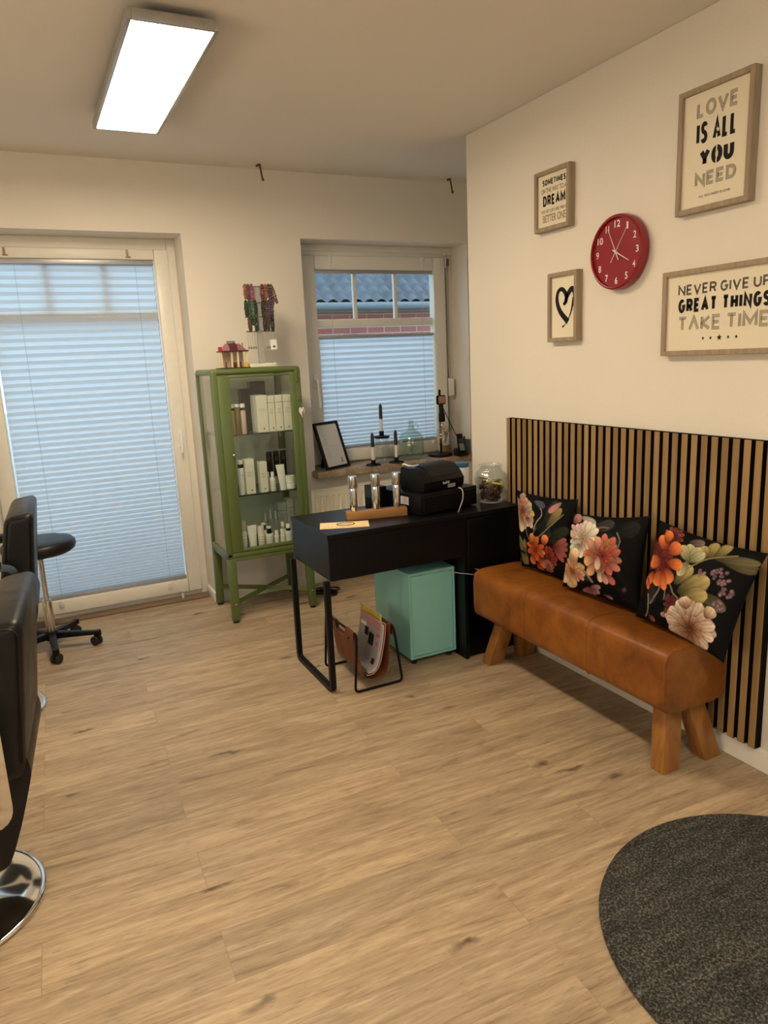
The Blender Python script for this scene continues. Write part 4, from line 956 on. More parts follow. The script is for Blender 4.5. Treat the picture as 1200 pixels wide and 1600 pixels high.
# cash drawer with printer
RD = math.radians(10.8)
cd = thing('cash_drawer', 'flat black cash drawer under the receipt printer', 'drawer', (1.654, 2.985, 0.762), RD)
b = MB(); b.box((0, 0.004, 0.006), (0.372, 0.36, 0.103), 0.003, 2); b.build('case', BLACKP, cd, local=True)
b = MB(); b.box((0.012, -0.002, 0.012), (0.360, 0.006, 0.092), 0.002, 1); b.cyl((0.335, -0.003, 0.03), (0.335, 0.0, 0.03), 0.008, n=14); b.build('drawer_front', BLACKP, cd, local=True)
for x, y in ((0.03, 0.03), (0.34, 0.03), (0.03, 0.33), (0.34, 0.33)):
    b = MB(); b.cyl((x, y, 0), (x, y, 0.008), 0.012, n=12); b.build('foot', RUBBER, cd, local=True)
b = MB(); b.box((-0.0012, 0.10, 0.045), (0.0002, 0.165, 0.085)); b.build('sticker', PAPERW, cd, local=True)
pr_ = thing('receipt_printer', 'black receipt printer with rounded lid on the cash drawer', 'printer', (1.654, 2.985, 0.866), RD)
def pprof(x):   # y,z profile of the printer (front at the left)
    return [(0.045, 0.0), (0.034, 0.02), (0.032, 0.050), (0.044, 0.066), (0.075, 0.096), (0.105, 0.112), (0.20, 0.118), (0.215, 0.108), (0.22, 0.0)]
b = MB(); b.poly([(0.045, y, z) for y, z in pprof(0)], (0.270, 0, 0)); bmesh.ops.bevel(b.bm, geom=[e for e in b.bm.edges if e.calc_length() < 0.2], offset=0.006, segments=2, affect='EDGES', profile=0.5); b.build('case', BLACKP, pr_, local=True)
b = MB(); b.poly([(0.105, y, z) for y, z in ((0.048, 0.0715), (0.0755, 0.0985), (0.107, 0.1155), (0.195, 0.1215), (0.195, 0.116), (0.11, 0.108), (0.08, 0.092), (0.052, 0.067))], (0.207, 0, 0)); b.build('lid', BLACKP, pr_, local=True)
b = MB(); fit_text(b, 'SamPOS', (0.168, 0.030, 0.212, 0.042), (0, 0.0313, 0), ((1, 0, 0), (0, 0, 1), (0, -1, 0)), offset=0.02); b.build('logo', WHITE, pr_, local=True, ang=None, normals=False)
b = MB(); b.box((0.200, 0.0305, 0.008), (0.250, 0.0318, 0.026)); b.build('sticker', GREYACR, pr_, local=True)
b = MB(); b.tube(smooth_path([(0.05, 0.20, 0.122), (0.035, 0.17, 0.135), (0.045, 0.15, 0.128), (0.07, 0.14, 0.124), (0.11, 0.15, 0.123)]), 0.004, 6)
tag(b.build('white_cable_end', WHITE, pr_, local=True), None, None)
bx = thing('card_reader', 'small upright black box behind the steel tubes', 'card reader', (1.555, 3.285, 0.762), math.radians(14))
b = MB(); b.box((-0.02, -0.05, 0), (0.030, 0.07, 0.125), 0.003, 2); b.build('case', BLACKP, bx, local=True)
b = MB(); b.box((-0.022, -0.06, 0.06), (-0.0195, 0.06, 0.118), 0.001, 1); b.build('screen', plain('dark_screen', (0.012, 0.018, 0.024), 0.15), bx, local=True)

# candy jar -----------------------------------------------------------------
JX, JY, JZ = 2.118, 3.075, 0.7622
jr = thing('candy_jar', 'ribbed glass jar half full of sweets at the right desk end', 'jar', (JX, JY, JZ))
b = MB(); b.lathe([(0, 0.003), (0.055, 0.003), (0.062, 0.006), (0.070, 0.03), (0.083, 0.085), (0.087, 0.125), (0.080, 0.150), (0.064, 0.168), (0.058, 0.176), (0.058, 0.186), (0.064, 0.196), (0.061, 0.200), (0.056, 0.197), (0.053, 0.186), (0.053, 0.176), (0.060, 0.165), (0.077, 0.148), (0.083, 0.124), (0.079, 0.085), (0.066, 0.03), (0.057, 0.009), (0, 0.008)], (JX, JY, JZ), 96, rib=0.012, nrib=24)
b.build('glass_body', JARGLASS, jr, ang=60)
rr = random.Random(2)
b = MB()
DC = plain('dark_sweets', (0.085, 0.036, 0.020), 0.4, 0, 0.5, 0.95, 60)
for k in range(260):
    a, q = rr.uniform(0, 2*PI), math.sqrt(rr.random()); z = rr.uniform(0.016, 0.102); R2 = (0.056+0.21*(z-0.009) if z < 0.085 else 0.072)-0.011
    b.sphere((JX+q*R2*math.cos(a), JY+q*R2*math.sin(a), JZ+z), 0.009, 8, (1, rr.uniform(0.6, 1), rr.uniform(0.6, 1)))
tag(b.build('dark_sweets', DC), 'heap of dark sweets filling the glass jar', 'sweets', kind='stuff')
for k, (x, y, z, a, ti, col, nm, cat) in enumerate(((-0.028, -0.035, 0.112, 0.75, 0.25, (0.70, 0.58, 0.03), 'upper yellow wrapped candy bar lying in the jar', 'y'), (0.004, -0.052, 0.100, -0.55, 0.2, (0.70, 0.58, 0.03), 'lower yellow wrapped candy bar lying in the jar', 'y'), (-0.03, 0.015, 0.120, 0.4, 0.35, (0.42, 0.18, 0.05), 'brown orange candy wrapper on top of the sweets in the jar', 'o'), (0.04, 0.0, 0.108, 1.4, 0.1, (0.26, 0.22, 0.03), 'olive green candy wrapper at the right of the jar', 'g'))):
    b = MB(); b.box((-0.027, -0.008, -0.005), (0.027, 0.008, 0.005), 0.003, 2)
    for s in (-1, 1): b.hexa([(s*0.026, -0.004, -0.002), (s*0.038, -0.010, -0.002), (s*0.038, 0.010, -0.002), (s*0.026, 0.004, -0.002)][::s], [(s*0.026, -0.004, 0.002), (s*0.038, -0.010, 0.002), (s*0.038, 0.010, 0.002), (s*0.026, 0.004, 0.002)][::s])
    bmesh.ops.transform(b.bm, matrix=Matrix.Translation((JX+x, JY+y, JZ+z+0.004)) @ Matrix.Rotation(a, 4, 'Z') @ Matrix.Rotation(ti, 4, 'Y'), verts=b.bm.verts)
    tag(b.build('wrapped_candy', plain('wrapper_%s' % cat, col, 0.3)), nm, 'candy', 'wrapped candies in the jar')

# ------------------------------------------------------------------ magazine rack
mr = thing('magazine_rack', 'brown leather sling magazine rack with black wire frame', 'magazine rack', (1.32, 3.04, 0))
RY0, RY1 = 2.872, 3.222
def loop(y): return None
pth = [(1.205, RY0, 0.007), (1.228, RY0+0.004, 0.283), (1.216, RY1, 0.283), (1.196, RY1, 0.007), (1.440, RY1, 0.007), (1.412, RY1, 0.288), (1.418, RY0+0.004, 0.288), (1.452, RY0, 0.007)]
b = MB(); b.tube(round_path(pth, 0.022, 5, closed=True), 0.0062, 10, closed=True); b.build('wire_frame', BLACK, mr)
def sling(u, v):
    # u across (left rail -> bottom -> right rail), v along y
    xl, xr, zt = 1.224, 1.415, 0.286
    s = u
    P = smooth_path([(xl-0.008, 0, zt-0.05), (xl-0.009, 0, zt-0.004), (xl, 0, zt+0.007), (xl+0.009, 0, zt-0.01), (xl+0.020, 0, 0.19), (xl+0.032, 0, 0.09), (xl+0.062, 0, 0.047), (xr-0.055, 0, 0.047), (xr-0.026, 0, 0.09), (xr-0.014, 0, 0.19), (xr-0.008, 0, zt-0.01), (xr, 0, zt+0.008), (xr+0.009, 0, zt-0.004), (xr+0.008, 0, zt-0.05)], 5)
    p = P[round(u*(len(P)-1))]
    return (p.x, RY0+0.022+(RY1-RY0-0.05)*v, p.z)
b = MB(); b.grid(sling, 66, 18)
# the hand hole cut near the rails
for f in [f for f in b.bm.faces if f.calc_center_median().z > 0.245 and 2.985 < f.calc_center_median().y < 3.105]: b.bm.faces.remove(f)
b.bm.normal_update()
ret = bmesh.ops.solidify(b.bm, geom=list(b.bm.faces), thickness=0.0028); b.build('leather_sling', SLINGL, mr, ang=40)
for x, y in ((1.2135, 2.94), (1.2135, 3.16), (1.426, 2.94), (1.426, 3.16)):
    b = MB(); b.sphere((x, y, 0.252), 0.005, 10); b.build('rivet', BLACK, mr)
# magazines: curved sheets in the sling ------------------------------------
def mk_cover(name, base, blobs):
    t = NT(name); v = t.coords(); c = None
    n = t.noise(v, 26, 2, 0.5)
    c = t.ramp(n, blobs); t.set(c, 0.35, 0, 0.5); t.n.active = None
    for nd in t.n:
        if nd.type == 'VALTORGB': nd.color_ramp.interpolation = 'CONSTANT'
    return t.m
GRYP = plain('glossy_grey_cover', (0.34, 0.31, 0.32), 0.3); PINKP = plain('pink_cover', (0.45, 0.20, 0.21), 0.3); YELP = plain('yellow_cover', (0.62, 0.42, 0.03), 0.3); WHP = plain('page_edges', (0.55, 0.52, 0.50), 0.6); REDP = plain('red_cover', (0.40, 0.06, 0.07), 0.3); HOTP = plain('hot_pink_print', (0.55, 0.05, 0.16), 0.35)
def magazine(label, off, top_z, y0, y1, th, mat, lean=0.0):
    """sheet curving along the sling: bottom at the left, leaning on the right side"""
    t = thing('magazine', label, 'magazine', (1.33, (y0+y1)/2, 0.055), group='magazines in the leather rack')
    prof = smooth_path([(1.280, 0, 0.0575), (1.318, 0, 0.060), (1.352, 0, 0.098), (1.378, 0, 0.19), (1.391, 0, 0.26), (1.398, 0, 0.345)], 8); prof = [p for p in prof if p.z <= top_z]
    def curve(o_):
        out = []
        for i, p in enumerate(prof):
            d = (prof[min(i+1, len(prof)-1)]-prof[max(i-1, 0)]).normalized(); out.append(p+Vector((-d.z, 0, d.x))*(o_+off))
        return out
    def slab(o0, o1, ya, yb):
        m_ = MB(); A, B = curve(o0), curve(o1); bm_ = m_.bm; N = len(A)
        V = [[[bm_.verts.new((q.x, y, q.z)) for q in K] for K in (A, B)] for y in (ya, yb)]
        for i in range(N-1):
            for s in (0, 1): bm_.faces.new((V[s][0][i], V[s][0][i+1], V[s][1][i+1], V[s][1][i]))
            for k in (0, 1): bm_.faces.new((V[0][k][i], V[0][k][i+1], V[1][k][i+1], V[1][k][i]))
        for i in (0, N-1): bm_.faces.new((V[0][0][i], V[0][1][i], V[1][1][i], V[1][0][i]))
        return m_
    slab(0.0006, th-0.0006, y0+0.002, y1-0.001).build('pages', WHP, t); slab(th-0.0006, th, y0, y1).build('front_cover', mat, t); slab(0, 0.0006, y0, y1).build('back_cover', mat, t)
    top = curve(th+0.0004)
    def patch(name, s0, s1, ya, yb, m2):
        m_ = MB(); i0, i1 = int(s0*(len(prof)-1)), int(s1*(len(prof)-1)); bm_ = m_.bm
        L = [bm_.verts.new((q.x, ya, q.z)) for q in top[i0:i1+1]]; R = [bm_.verts.new((q.x, yb, q.z)) for q in top[i0:i1+1]]
        for i in range(len(L)-1): bm_.faces.new((L[i], L[i+1], R[i+1], R[i]))
        m_.build(name, m2, t)
    return patch
magazine('magazine with red edges, rearmost of the pile in the leather rack', 0.001, 0.300, 2.900, 3.125, 0.006, REDP)
magazine('yellow magazine sticking up behind the grey ones in the rack', 0.0085, 0.335, 2.935, 3.160, 0.008, YELP)
magazine('white magazine with dark top under the frontmost one in the rack', 0.018, 0.298, 2.888, 3.110, 0.007, WHP)
pt = magazine('frontmost grey and pink magazine with black round pictures in the rack', 0.0265, 0.318, 2.892, 3.122, 0.006, GRYP)
pt('cover_header', 0.90, 1.0, 2.895, 3.118, PINKP); pt('cover_picture', 0.62, 0.80, 2.955, 3.01, INK); pt('cover_picture', 0.70, 0.84, 3.02, 3.06, INK); pt('cover_picture', 0.40, 0.52, 2.91, 2.94, INK); pt('cover_tag', 0.78, 0.86, 2.905, 2.935, HOTP); pt('cover_title', 0.86, 0.92, 3.05, 3.11, WHITE); pt('cover_tag', 0.56, 0.62, 3.03, 3.05, YELP); pt('cover_tag', 0.66, 0.72, 2.91, 2.925, HOTP)

# ------------------------------------------------------------------ radiator under the window
ra = thing('radiator', 'cream panel radiator under the window sill', 'radiator', (2.24, 4.47, 0.16))
b = MB(); X0, X1, Z0, Z1 = 1.625, 2.86, 0.16, 0.672
def radf(u, v):
    n_ = 29; x = X0+0.02+(X1-X0-0.04)*u; ph = ((x-X0-0.02)/0.0425) % 1.0
    e = min(v, 1-v)*(Z1-Z0); gr = 0.018 if (0.06 < ph < 0.42 and e > 0.045) else 0.0
    return (x, 4.432+gr, Z0+(Z1-Z0)*v)
vv = [0, 0.03, 0.07, 0.088, 0.105, 0.3, 0.5, 0.7, 0.895, 0.912, 0.93, 0.97, 1]
b.grid(lambda u, v: radf(u, vv[round(v*12)]), 340, 13); b.box((X0, 4.440, Z0), (X1, 4.455, Z1), 0.004); b.box((X0, 4.433, Z0), (X0+0.022, 4.50, Z1+0.012), 0.004); b.box((X1-0.022, 4.433, Z0), (X1, 4.50, Z1+0.012), 0.004)
b.build('front_panel', RADW, ra, ang=30)
b = MB(); b.box((X0+0.02, 4.436, Z1), (X1-0.02, 4.515, Z1+0.010), 0.002); b.build('top_grille', RADW, ra)
b = MB(); b.box((X0, 4.50, Z0+0.02), (X1, 4.518, Z1), 0.004); b.box((X0+0.15, 4.515, Z1-0.2), (X0+0.2, YB-0.001, Z1-0.1)); b.box((X1-0.2, 4.515, Z1-0.2), (X1-0.15, YB-0.001, Z1-0.1)); b.build('rear_panel', RADW, ra)

# ------------------------------------------------------------------ green display cabinet
gc = thing('display_cabinet', 'green metal display cabinet with glass door on splayed legs', 'cabinet', (1.222, 4.32, 0))
CX0, CX1, CY0, CY1, CB, CT = 0.956, 1.490, 4.110, 4.515, 0.398, 1.500
for (x0, x1) in ((CX0, CX0+0.040), (CX1-0.040, CX1)):
    for (y0, y1) in ((CY0, CY0+0.034), (CY1-0.034, CY1)):
        b = MB(); b.box((x0, y0, CB), (x1, y1, CT-0.012), 0.010, 3); b.build('post', GREEN, gc)
b = MB(); b.box((CX0, CY0, CT-0.036), (CX1, CY1, CT), 0.020, 5); b.build('top_panel', GREEN, gc)
b = MB(); b.box((CX0, CY0, CB), (CX1, CY1, CB+0.032), 0.008, 3); b.build('bottom_panel', GREEN, gc)
b = MB(); GX0, GX1, GZ0, GZ1 = 1.057, 1.420, 0.452, 1.448
ring(b, CX0+0.034, CX1-0.034, CB+0.034, CT-0.038, GX0-CX0-0.034, CX1-0.034-GX1, GZ0-CB-0.034, CT-0.038-GZ1, CY0-0.003, CY0+0.013, 0.003); dr = b.build('door', GREEN, gc)
b = MB(); b.box((GX0-0.01, CY0+0.004, GZ0-0.01), (GX1+0.01, CY0+0.008, GZ1+0.01)); b.build('door_glass', CABGLASS, dr)
b = MB(); b.cyl((1.046, CY0-0.003, 1.012), (1.046, CY0-0.012, 1.012), 0.006, n=12); b.sphere((1.046, CY0-0.018, 1.012), 0.011, 14); b.build('knob', STEEL, dr)
for z in (0.50, 1.44):
    b = MB(); b.cyl((CX1-0.030, CY0-0.006, z-0.03), (CX1-0.030, CY0-0.006, z+0.03), 0.006, n=12); b.build('hinge', GREEN, dr)
b = MB(); b.cyl((CX1-0.018, CY0-0.001, 1.300), (CX1-0.018, CY0-0.016, 1.300), 0.007, n=12); b.box((CX1-0.021, CY0-0.022, 1.288), (CX1-0.015, CY0-0.012, 1.312), 0.002); b.build('lock_key', GREEN, gc)
for nm, lo, hi in (('side_glass', (CX0+0.010, CY0+0.030, CB+0.03), (CX0+0.014, CY1-0.030, CT-0.03)), ('side_glass', (CX1-0.014, CY0+0.030, CB+0.03), (CX1-0.010, CY1-0.030, CT-0.03)), ('back_glass', (CX0+0.03, CY1-0.014, CB+0.03), (CX1-0.03, CY1-0.010, CT-0.03))):
    b = MB(); b.box(lo, hi); b.build(nm, CABGLASS, gc)
SH = (1.122, 0.764, CB+0.032)
for z in SH[:2]:
    b = MB(); b.box((CX0+0.018, CY0+0.026, z-0.005), (CX1-0.018, CY1-0.02, z)); b.build('glass_shelf', SHELFGLASS, gc)
    b = MB(); b.box((CX0+0.018, CY0+0.0235, z-0.006), (CX1-0.018, CY0+0.0262, z)); b.build('shelf_edge', plain('dark_glass_edge', (0.03, 0.035, 0.03), 0.2), gc)
b = MB(); b.box((CX0+0.004, CY0+0.004, CB-0.022), (CX1-0.004, CY0+0.022, CB), 0.002); b.box((CX0+0.004, CY1-0.022, CB-0.022), (CX1-0.004, CY1-0.004, CB), 0.002); b.box((CX0+0.004, CY0+0.02, CB-0.022), (CX0+0.022, CY1-0.02, CB), 0.002); b.box((CX1-0.022, CY0+0.02, CB-0.022), (CX1-0.004, CY1-0.02, CB), 0.002); b.build('base_frame', GREEN, gc)
for sx, x in ((-1, CX0), (1, CX1)):
    for sy, y in ((-1, CY0), (1, CY1)):
        b = MB(); w_ = 0.052; o_ = 0.010
        def q(xx, yy, z, w2): 
            a, c = sorted((xx, xx-sx*w2)); d, e = sorted((yy, yy-sy*w2*0.7)); return [(a, d, z), (c, d, z), (c, e, z), (a, e, z)]
        b.hexa(q(x+sx*o_*0.3, y+sy*o_, 0.014, 0.046), q(x, y, CB-0.004, w_), 0.004); lg = b.build('leg', GREEN, gc)
        b = MB(); xx, yy = x+sx*o_*0.3-sx*0.023, y+sy*o_-sy*0.018; b.cyl((xx, yy, 0), (xx, yy, 0.016), 0.018, n=14); b.build('foot_cap', RUBBER, lg)
        if sy < 0:
            b = MB(); b.cyl((x-sx*0.024, y-0.004, 0.118), (x-sx*0.024, y-0.012, 0.118), 0.007, n=12); b.build('bolt', STEEL, lg)
for (xa, ya, xb, yb, dz) in ((CX0+0.03, CY0+0.02, CX1-0.03, CY1-0.02, 0.0), (CX0+0.03, CY1-0.02, CX1-0.03, CY0+0.02, 0.006)):
    b = MB(); b.tube([(xa, ya, 0.118+dz), (xb, yb, 0.118+dz)], 0, sq=(0.028, 0.006)); b.build('cross_brace', GREEN, gc)
# heart charm
hc = thing('heart_charm', 'white heart pendant hanging from the cabinet key', 'pendant', (1.476, 4.09, 1.20))
pts = []
for k in range(40):
    a = 2*PI*k/40; pts.append((1.476+0.0011*16*math.sin(a)**3, 4.088, 1.232+0.0021*(13*math.cos(a)-5*math.cos(2*a)-2*math.cos(3*a)-math.cos(4*a))))
b = MB(); b.poly(pts, (0, 0.010, 0)); bmesh.ops.bevel(b.bm, geom=list(b.bm.edges), offset=0.0025, segments=2, affect='EDGES'); b.build('heart', CREAM, hc, ang=60)
b = MB(); b.tube([(1.476, 4.092, 1.258), (1.474, 4.093, 1.30)], 0.0012, 6); b.build('string', CABLEW, hc)

# things inside the cabinet --------------------------------------------------
GRP = ('cosmetics on the upper glass shelf', 'cosmetics on the middle glass shelf', 'cosmetics on the cabinet floor')
def lbl(parent, x0, x1, yf, z, n_, mat=INKG, h=0.0016, step=0.011):
    b = MB()
    for k in range(n_):
        w_ = (x1-x0)*(0.85 if k % 2 == 0 else 0.55); c_ = (x0+x1)/2; b.box((c_-w_/2, yf-0.0006, z-k*step), (c_+w_/2, yf+0.0002, z-k*step+h))
    b.build('label_print', mat, parent)
def leafmark(parent, x, yf, z, s=0.006):
    b = MB(); b.poly([(x, yf-0.0002, z-s*1.2), (x+s*0.7, yf-0.0002, z), (x, yf-0.0002, z+s*1.2), (x-s*0.7, yf-0.0002, z)], (0, -0.0005, 0)); b.build('leaf_mark', INK, parent)
def carton(label, x0, x1, y0, dep, z, h, mat, grp, nl=3, band=0.0, leaf=True, mark=INKG):
    t = thing('cosmetic_carton', label, 'carton', ((x0+x1)/2, y0+dep/2, z), group=GRP[grp]); z += 0.0006
    b = MB(); b.box((x0, y0, z), (x1, y0+dep, z+h), 0.0015, 1); b.build('box', mat, t)
    if band: 
        b = MB(); b.box((x0-0.0004, y0-0.0005, z+h*band), (x1+0.0004, y0+dep, z+h*band+0.0025)); b.build('lid_line', mark, t)
    lbl(t, x0+0.008, x1-0.008, y0, z+h*0.62, nl, mark)
    if leaf: leafmark(t, (x0+x1)/2+0.004, y0, z+0.022)
    return t
def bottle(label, x, y, r, z, h, mat, grp, capm=None, caph=0.03, capr=0.8, kind='bottle', ringm=None, ringh=0.02, nl=3, leaf=False):
    t = thing(kind, label, kind.replace('_', ' '), (x, y, z), group=GRP[grp]); z += 0.0006; bh = h-caph
    b = MB(); b.lathe([(0, 0), (r*0.93, 0), (r, 0.003), (r, bh-0.006), (r*0.9, bh-0.001), (r*capr*0.9, bh), (0, bh)], (x, y, z), 28); b.build('body', mat, t)
    z2 = z+bh
    if ringm:
        b = MB(); b.lathe([(0, 0), (r*capr, 0), (r*capr, ringh), (0, ringh)], (x, y, z2), 24); b.build('collar', ringm, t); z2 += ringh
    b = MB(); hh = z+h-z2; b.lathe([(0, 0), (r*capr, 0), (r*capr, hh-0.003), (r*capr*0.85, hh), (0, hh)], (x, y, z2), 24); b.build('cap', capm or mat, t)
    if nl:
        b = MB()
        for k in range(nl):
            zz = z+bh*(0.72-0.17*k); b.lathe([(r+0.0003, 0), (r+0.0003, 0.0015)], (x, y, zz), 28)
        b.build('label_print', INKG, t)
    return t
def squeeze_tube(label, x, y, w_, z, h, mat, grp, lean=0.0):
    t = thing('cosmetic_tube', label, 'tube', (x, y, z), group=GRP[grp]); z += 0.0006; b = MB()
    def f(u, v):
        a = 2*PI*u; k = v; rx = w_*(0.40+0.14*k); ry = w_*0.36*(1-k)+0.0012
        return (x+rx*math.cos(a)+lean*v, y+ry*math.sin(a), z+0.022+(h-0.022)*v)
    b.grid(f, 28, 14, close_u=True); bmesh.ops.holes_fill(b.bm, edges=[e for e in b.bm.edges if e.is_boundary], sides=0); b.build('body', mat, t)
    b = MB(); b.cyl((x, y, z), (x, y, z+0.022), w_*0.40, n=24); b.build('cap', mat, t)
    b = MB()
    for k in range(3): b.box((x+lean*0.6-w_*0.25, y-w_*0.20, z+h*(0.72-0.09*k)), (x+lean*0.6+w_*0.25, y-w_*0.20+0.0008, z+h*(0.72-0.09*k)+0.0016))
    return t
yf = 4.148
# upper shelf
z = SH[0]
bottle('olive glass bottle on the upper shelf, between two slim bottles', 1.1055, yf+0.015, 0.0165, z, 0.176, OLIVE, 0, WHITE, 0.022, 0.9, ringm=BLACKP, ringh=0.004, nl=0)
bottle('amber and white slim bottle at the left end of the upper shelf', 1.0755, yf+0.018, 0.0135, z, 0.176, AMBER, 0, WHITE, 0.036, 0.92, ringm=BLACKP, ringh=0.014, nl=0)
bottle('rose coloured slim bottle on the upper shelf beside the dark box', 1.138, yf+0.015, 0.0155, z, 0.176, ROSE, 0, WHITE, 0.038, 0.9, ringm=DARKBOX, ringh=0.016, nl=0)
carton('lower dark carton standing behind the bottles on the upper shelf', 1.180, 1.236, 4.335, 0.06, z, 0.252, DARKBOX, 0, 1, leaf=False)
carton('taller dark carton behind the white cartons on the upper shelf', 1.246, 1.340, 4.345, 0.07, z, 0.292, DARKBOX, 0, 2, leaf=False)
carton('widest white carton on the upper shelf, left of three slim cartons', 1.217, 1.284, yf, 0.12, z, 0.218, CREAM, 0, 2)
carton('slim white carton next to the widest one on the upper shelf', 1.287, 1.328, yf, 0.12, z, 0.212, CREAM, 0, 3, 0.80)
carton('slim white carton in the middle of three on the upper shelf', 1.331, 1.376, yf, 0.12, z, 0.212, CREAM, 0, 3, 0.80)
carton('slim white carton at the right end of the upper shelf', 1.380, 1.430, yf, 0.12, z, 0.212, CREAM, 0, 3, 0.80)
# middle shelf
z = SH[1]
bottle('white slim bottle with dark collar at the left of the middle shelf', 1.097, yf+0.02, 0.0185, z, 0.205, WHITE, 1, WHITE, 0.044, 0.9, ringm=BLACKP, ringh=0.022, nl=1)
carton('broad white carton on the middle shelf', 1.118, 1.174, yf, 0.06, z, 0.208, CREAM, 1, 3)
carton('slim white carton in the middle of the middle shelf', 1.205, 1.252, yf, 0.05, z, 0.184, CREAM, 1, 3)
bottle('small clear pump bottle behind the slim carton on the middle shelf', 1.266, yf+0.04, 0.012, z, 0.115, CARTONG, 1, WHITE, 0.03, 0.6, nl=0)
bottle('white pump bottle on the middle shelf', 1.288, yf+0.022, 0.018, z, 0.115, WHITE, 1, WHITE, 0.034, 0.55, nl=3)
squeeze_tube('white squeeze tube standing on the middle shelf', 1.350, yf+0.02, 0.050, z, 0.155, WHITE, 1, -0.012)
bottle('low white cream jar at the right of the middle shelf', 1.398, yf+0.032, 0.031, z, 0.080, WHITE, 1, CREAM, 0.028, 1.0, kind='cream_jar', nl=1)
ph = thing('photo_card', 'upright card with three dark portrait pictures on the middle shelf', 'card', (1.39, 4.40, SH[1]))
b = MB(); b.box((1.318, 4.398, SH[1]+0.001), (1.462, 4.402, 0.984), 0.001, 1); b.build('card_sheet', CARTONG, ph)
for k in range(3):
    x = 1.325+0.046*k; b = MB(); b.box((x, 4.3972, 0.815), (x+0.041, 4.398, 0.976)); pp = b.build('picture_panel', DARKBOX, ph)
    b = MB(); b.sphere((x+0.022, 4.3972, 0.928), 0.014, 12, (0.75, 0.03, 1.2)); b.build('face_tone', plain('dim_skin_print', (0.12, 0.055, 0.04), 0.6), pp)
# cabinet floor
z = SH[2]
bottle('white and grey pump bottle at the left of the cabinet floor', 1.080, yf+0.02, 0.019, z, 0.175, WHITE, 2, CARTONG, 0.062, 0.95, nl=4)
squeeze_tube('white squeeze tube standing on its cap on the cabinet floor', 1.134, yf+0.02, 0.056, z, 0.140, WHITE, 2)
bottle('pale pink cylinder bottle on the cabinet floor', 1.188, yf+0.02, 0.020, z, 0.128, CREAM, 2, CREAM, 0.040, 1.0, nl=3)
bottle('white jar bottle with black cap in front on the cabinet floor', 1.240, yf+0.025, 0.024, z, 0.118, WHITE, 2, WHITE, 0.044, 0.62, ringm=BLACKP, ringh=0.032, nl=3)
bottle('white bottle with black cap standing behind on the cabinet floor', 1.226, yf+0.085, 0.022, z, 0.130, WHITE, 2, WHITE, 0.044, 0.62, ringm=BLACKP, ringh=0.032, nl=0)
bottle('tiny white bottle with ribbed cap on the cabinet floor, left one', 1.284, yf+0.018, 0.0155, z, 0.088, WHITE, 2, WHITE, 0.030, 0.7, nl=2)
bottle('tiny white bottle on the cabinet floor, beside the desk edge', 1.322, yf+0.018, 0.0160, z, 0.086, WHITE, 2, WHITE, 0.030, 0.7, nl=2)
bottle('white bottle with dark collar at the right of the cabinet floor', 1.362, yf+0.022, 0.021, z, 0.118, WHITE, 2, WHITE, 0.044, 0.62, ringm=BLACKP, ringh=0.018, nl=2)
bottle('small white bottle with amber collar behind the right one on the floor', 1.345, yf+0.075, 0.018, z, 0.122, WHITE, 2, WHITE, 0.044, 0.62, ringm=AMBER, ringh=0.018, nl=0)
carton('grey white carton at the back of the cabinet floor, left of two', 1.368, 1.425, 4.37, 0.06, z, 0.215, CARTONG, 2, 4, 0.74, False)
carton('grey white carton at the back of the cabinet floor, right of two', 1.428, 1.474, 4.37, 0.06, z, 0.232, CARTONG, 2, 4, 0.74, False)
for k, (x, h, l_) in enumerate(((1.285, 0.16, 'leftmost of three pointed white dropper bottles at the cabinet back'), (1.318, 0.175, 'middle of three pointed white dropper bottles at the cabinet back'), (1.352, 0.165, 'rightmost of three pointed white dropper bottles at the cabinet back'))):
    t = thing('dropper_bottle', l_, 'bottle', (x, 4.38, z), group=GRP[2])
    b = MB(); b.lathe([(0, 0.0005), (0.021, 0.0005), (0.022, 0.004), (0.022, h*0.45), (0.016, h*0.6), (0.009, h*0.68), (0, h*0.68)], (x, 4.38, z), 24); b.build('body', CARTONG, t)
    b = MB(); b.lathe([(0.009, h*0.68), (0.004, h), (0, h)], (x, 4.38, z), 16); b.build('nozzle', WHITE, t)

# ------------------------------------------------------------------ on top of the cabinet
ZT2 = CT
js = thing('jewellery_stand', 'bracelet stand with white base and grey column on the green cabinet', 'stand', (1.30, 4.28, ZT2))
b = MB(); b.box((1.222, 4.235, ZT2+0.0005), (1.388, 4.325, ZT2+0.022), 0.002, 1); b.build('base', CREAM, js)
b = MB(); b.box((1.298, 4.270, ZT2+0.022), (1.332, 4.300, 1.968), 0.002, 1); b.build('column', GREYACR, js)
BAR = (1.962, 1.872, 1.790, 1.708)
for z in BAR:
    b = MB(); b.cyl((1.228, 4.270, z), (1.400, 4.270, z), 0.0035, n=10); b.build('bar', STEEL, js)
rr = random.Random(11)
BC = {'wine': (0.085, 0.010, 0.02), 'pink': (0.26, 0.05, 0.11), 'violet': (0.055, 0.03, 0.08), 'green': (0.014, 0.045, 0.02), 'dgreen': (0.010, 0.028, 0.014), 'black': (0.010, 0.009, 0.010), 'brown': (0.055, 0.025, 0.012), 'orange': (0.24, 0.075, 0.03), 'lime': (0.07, 0.13, 0.06), 'olive': (0.10, 0.07, 0.035), 'plum': (0.05, 0.02, 0.05)}
BM = {k: plain('bead_'+k, v, 0.25, 0, 0.6, 0.5, 90) for k, v in BC.items()}
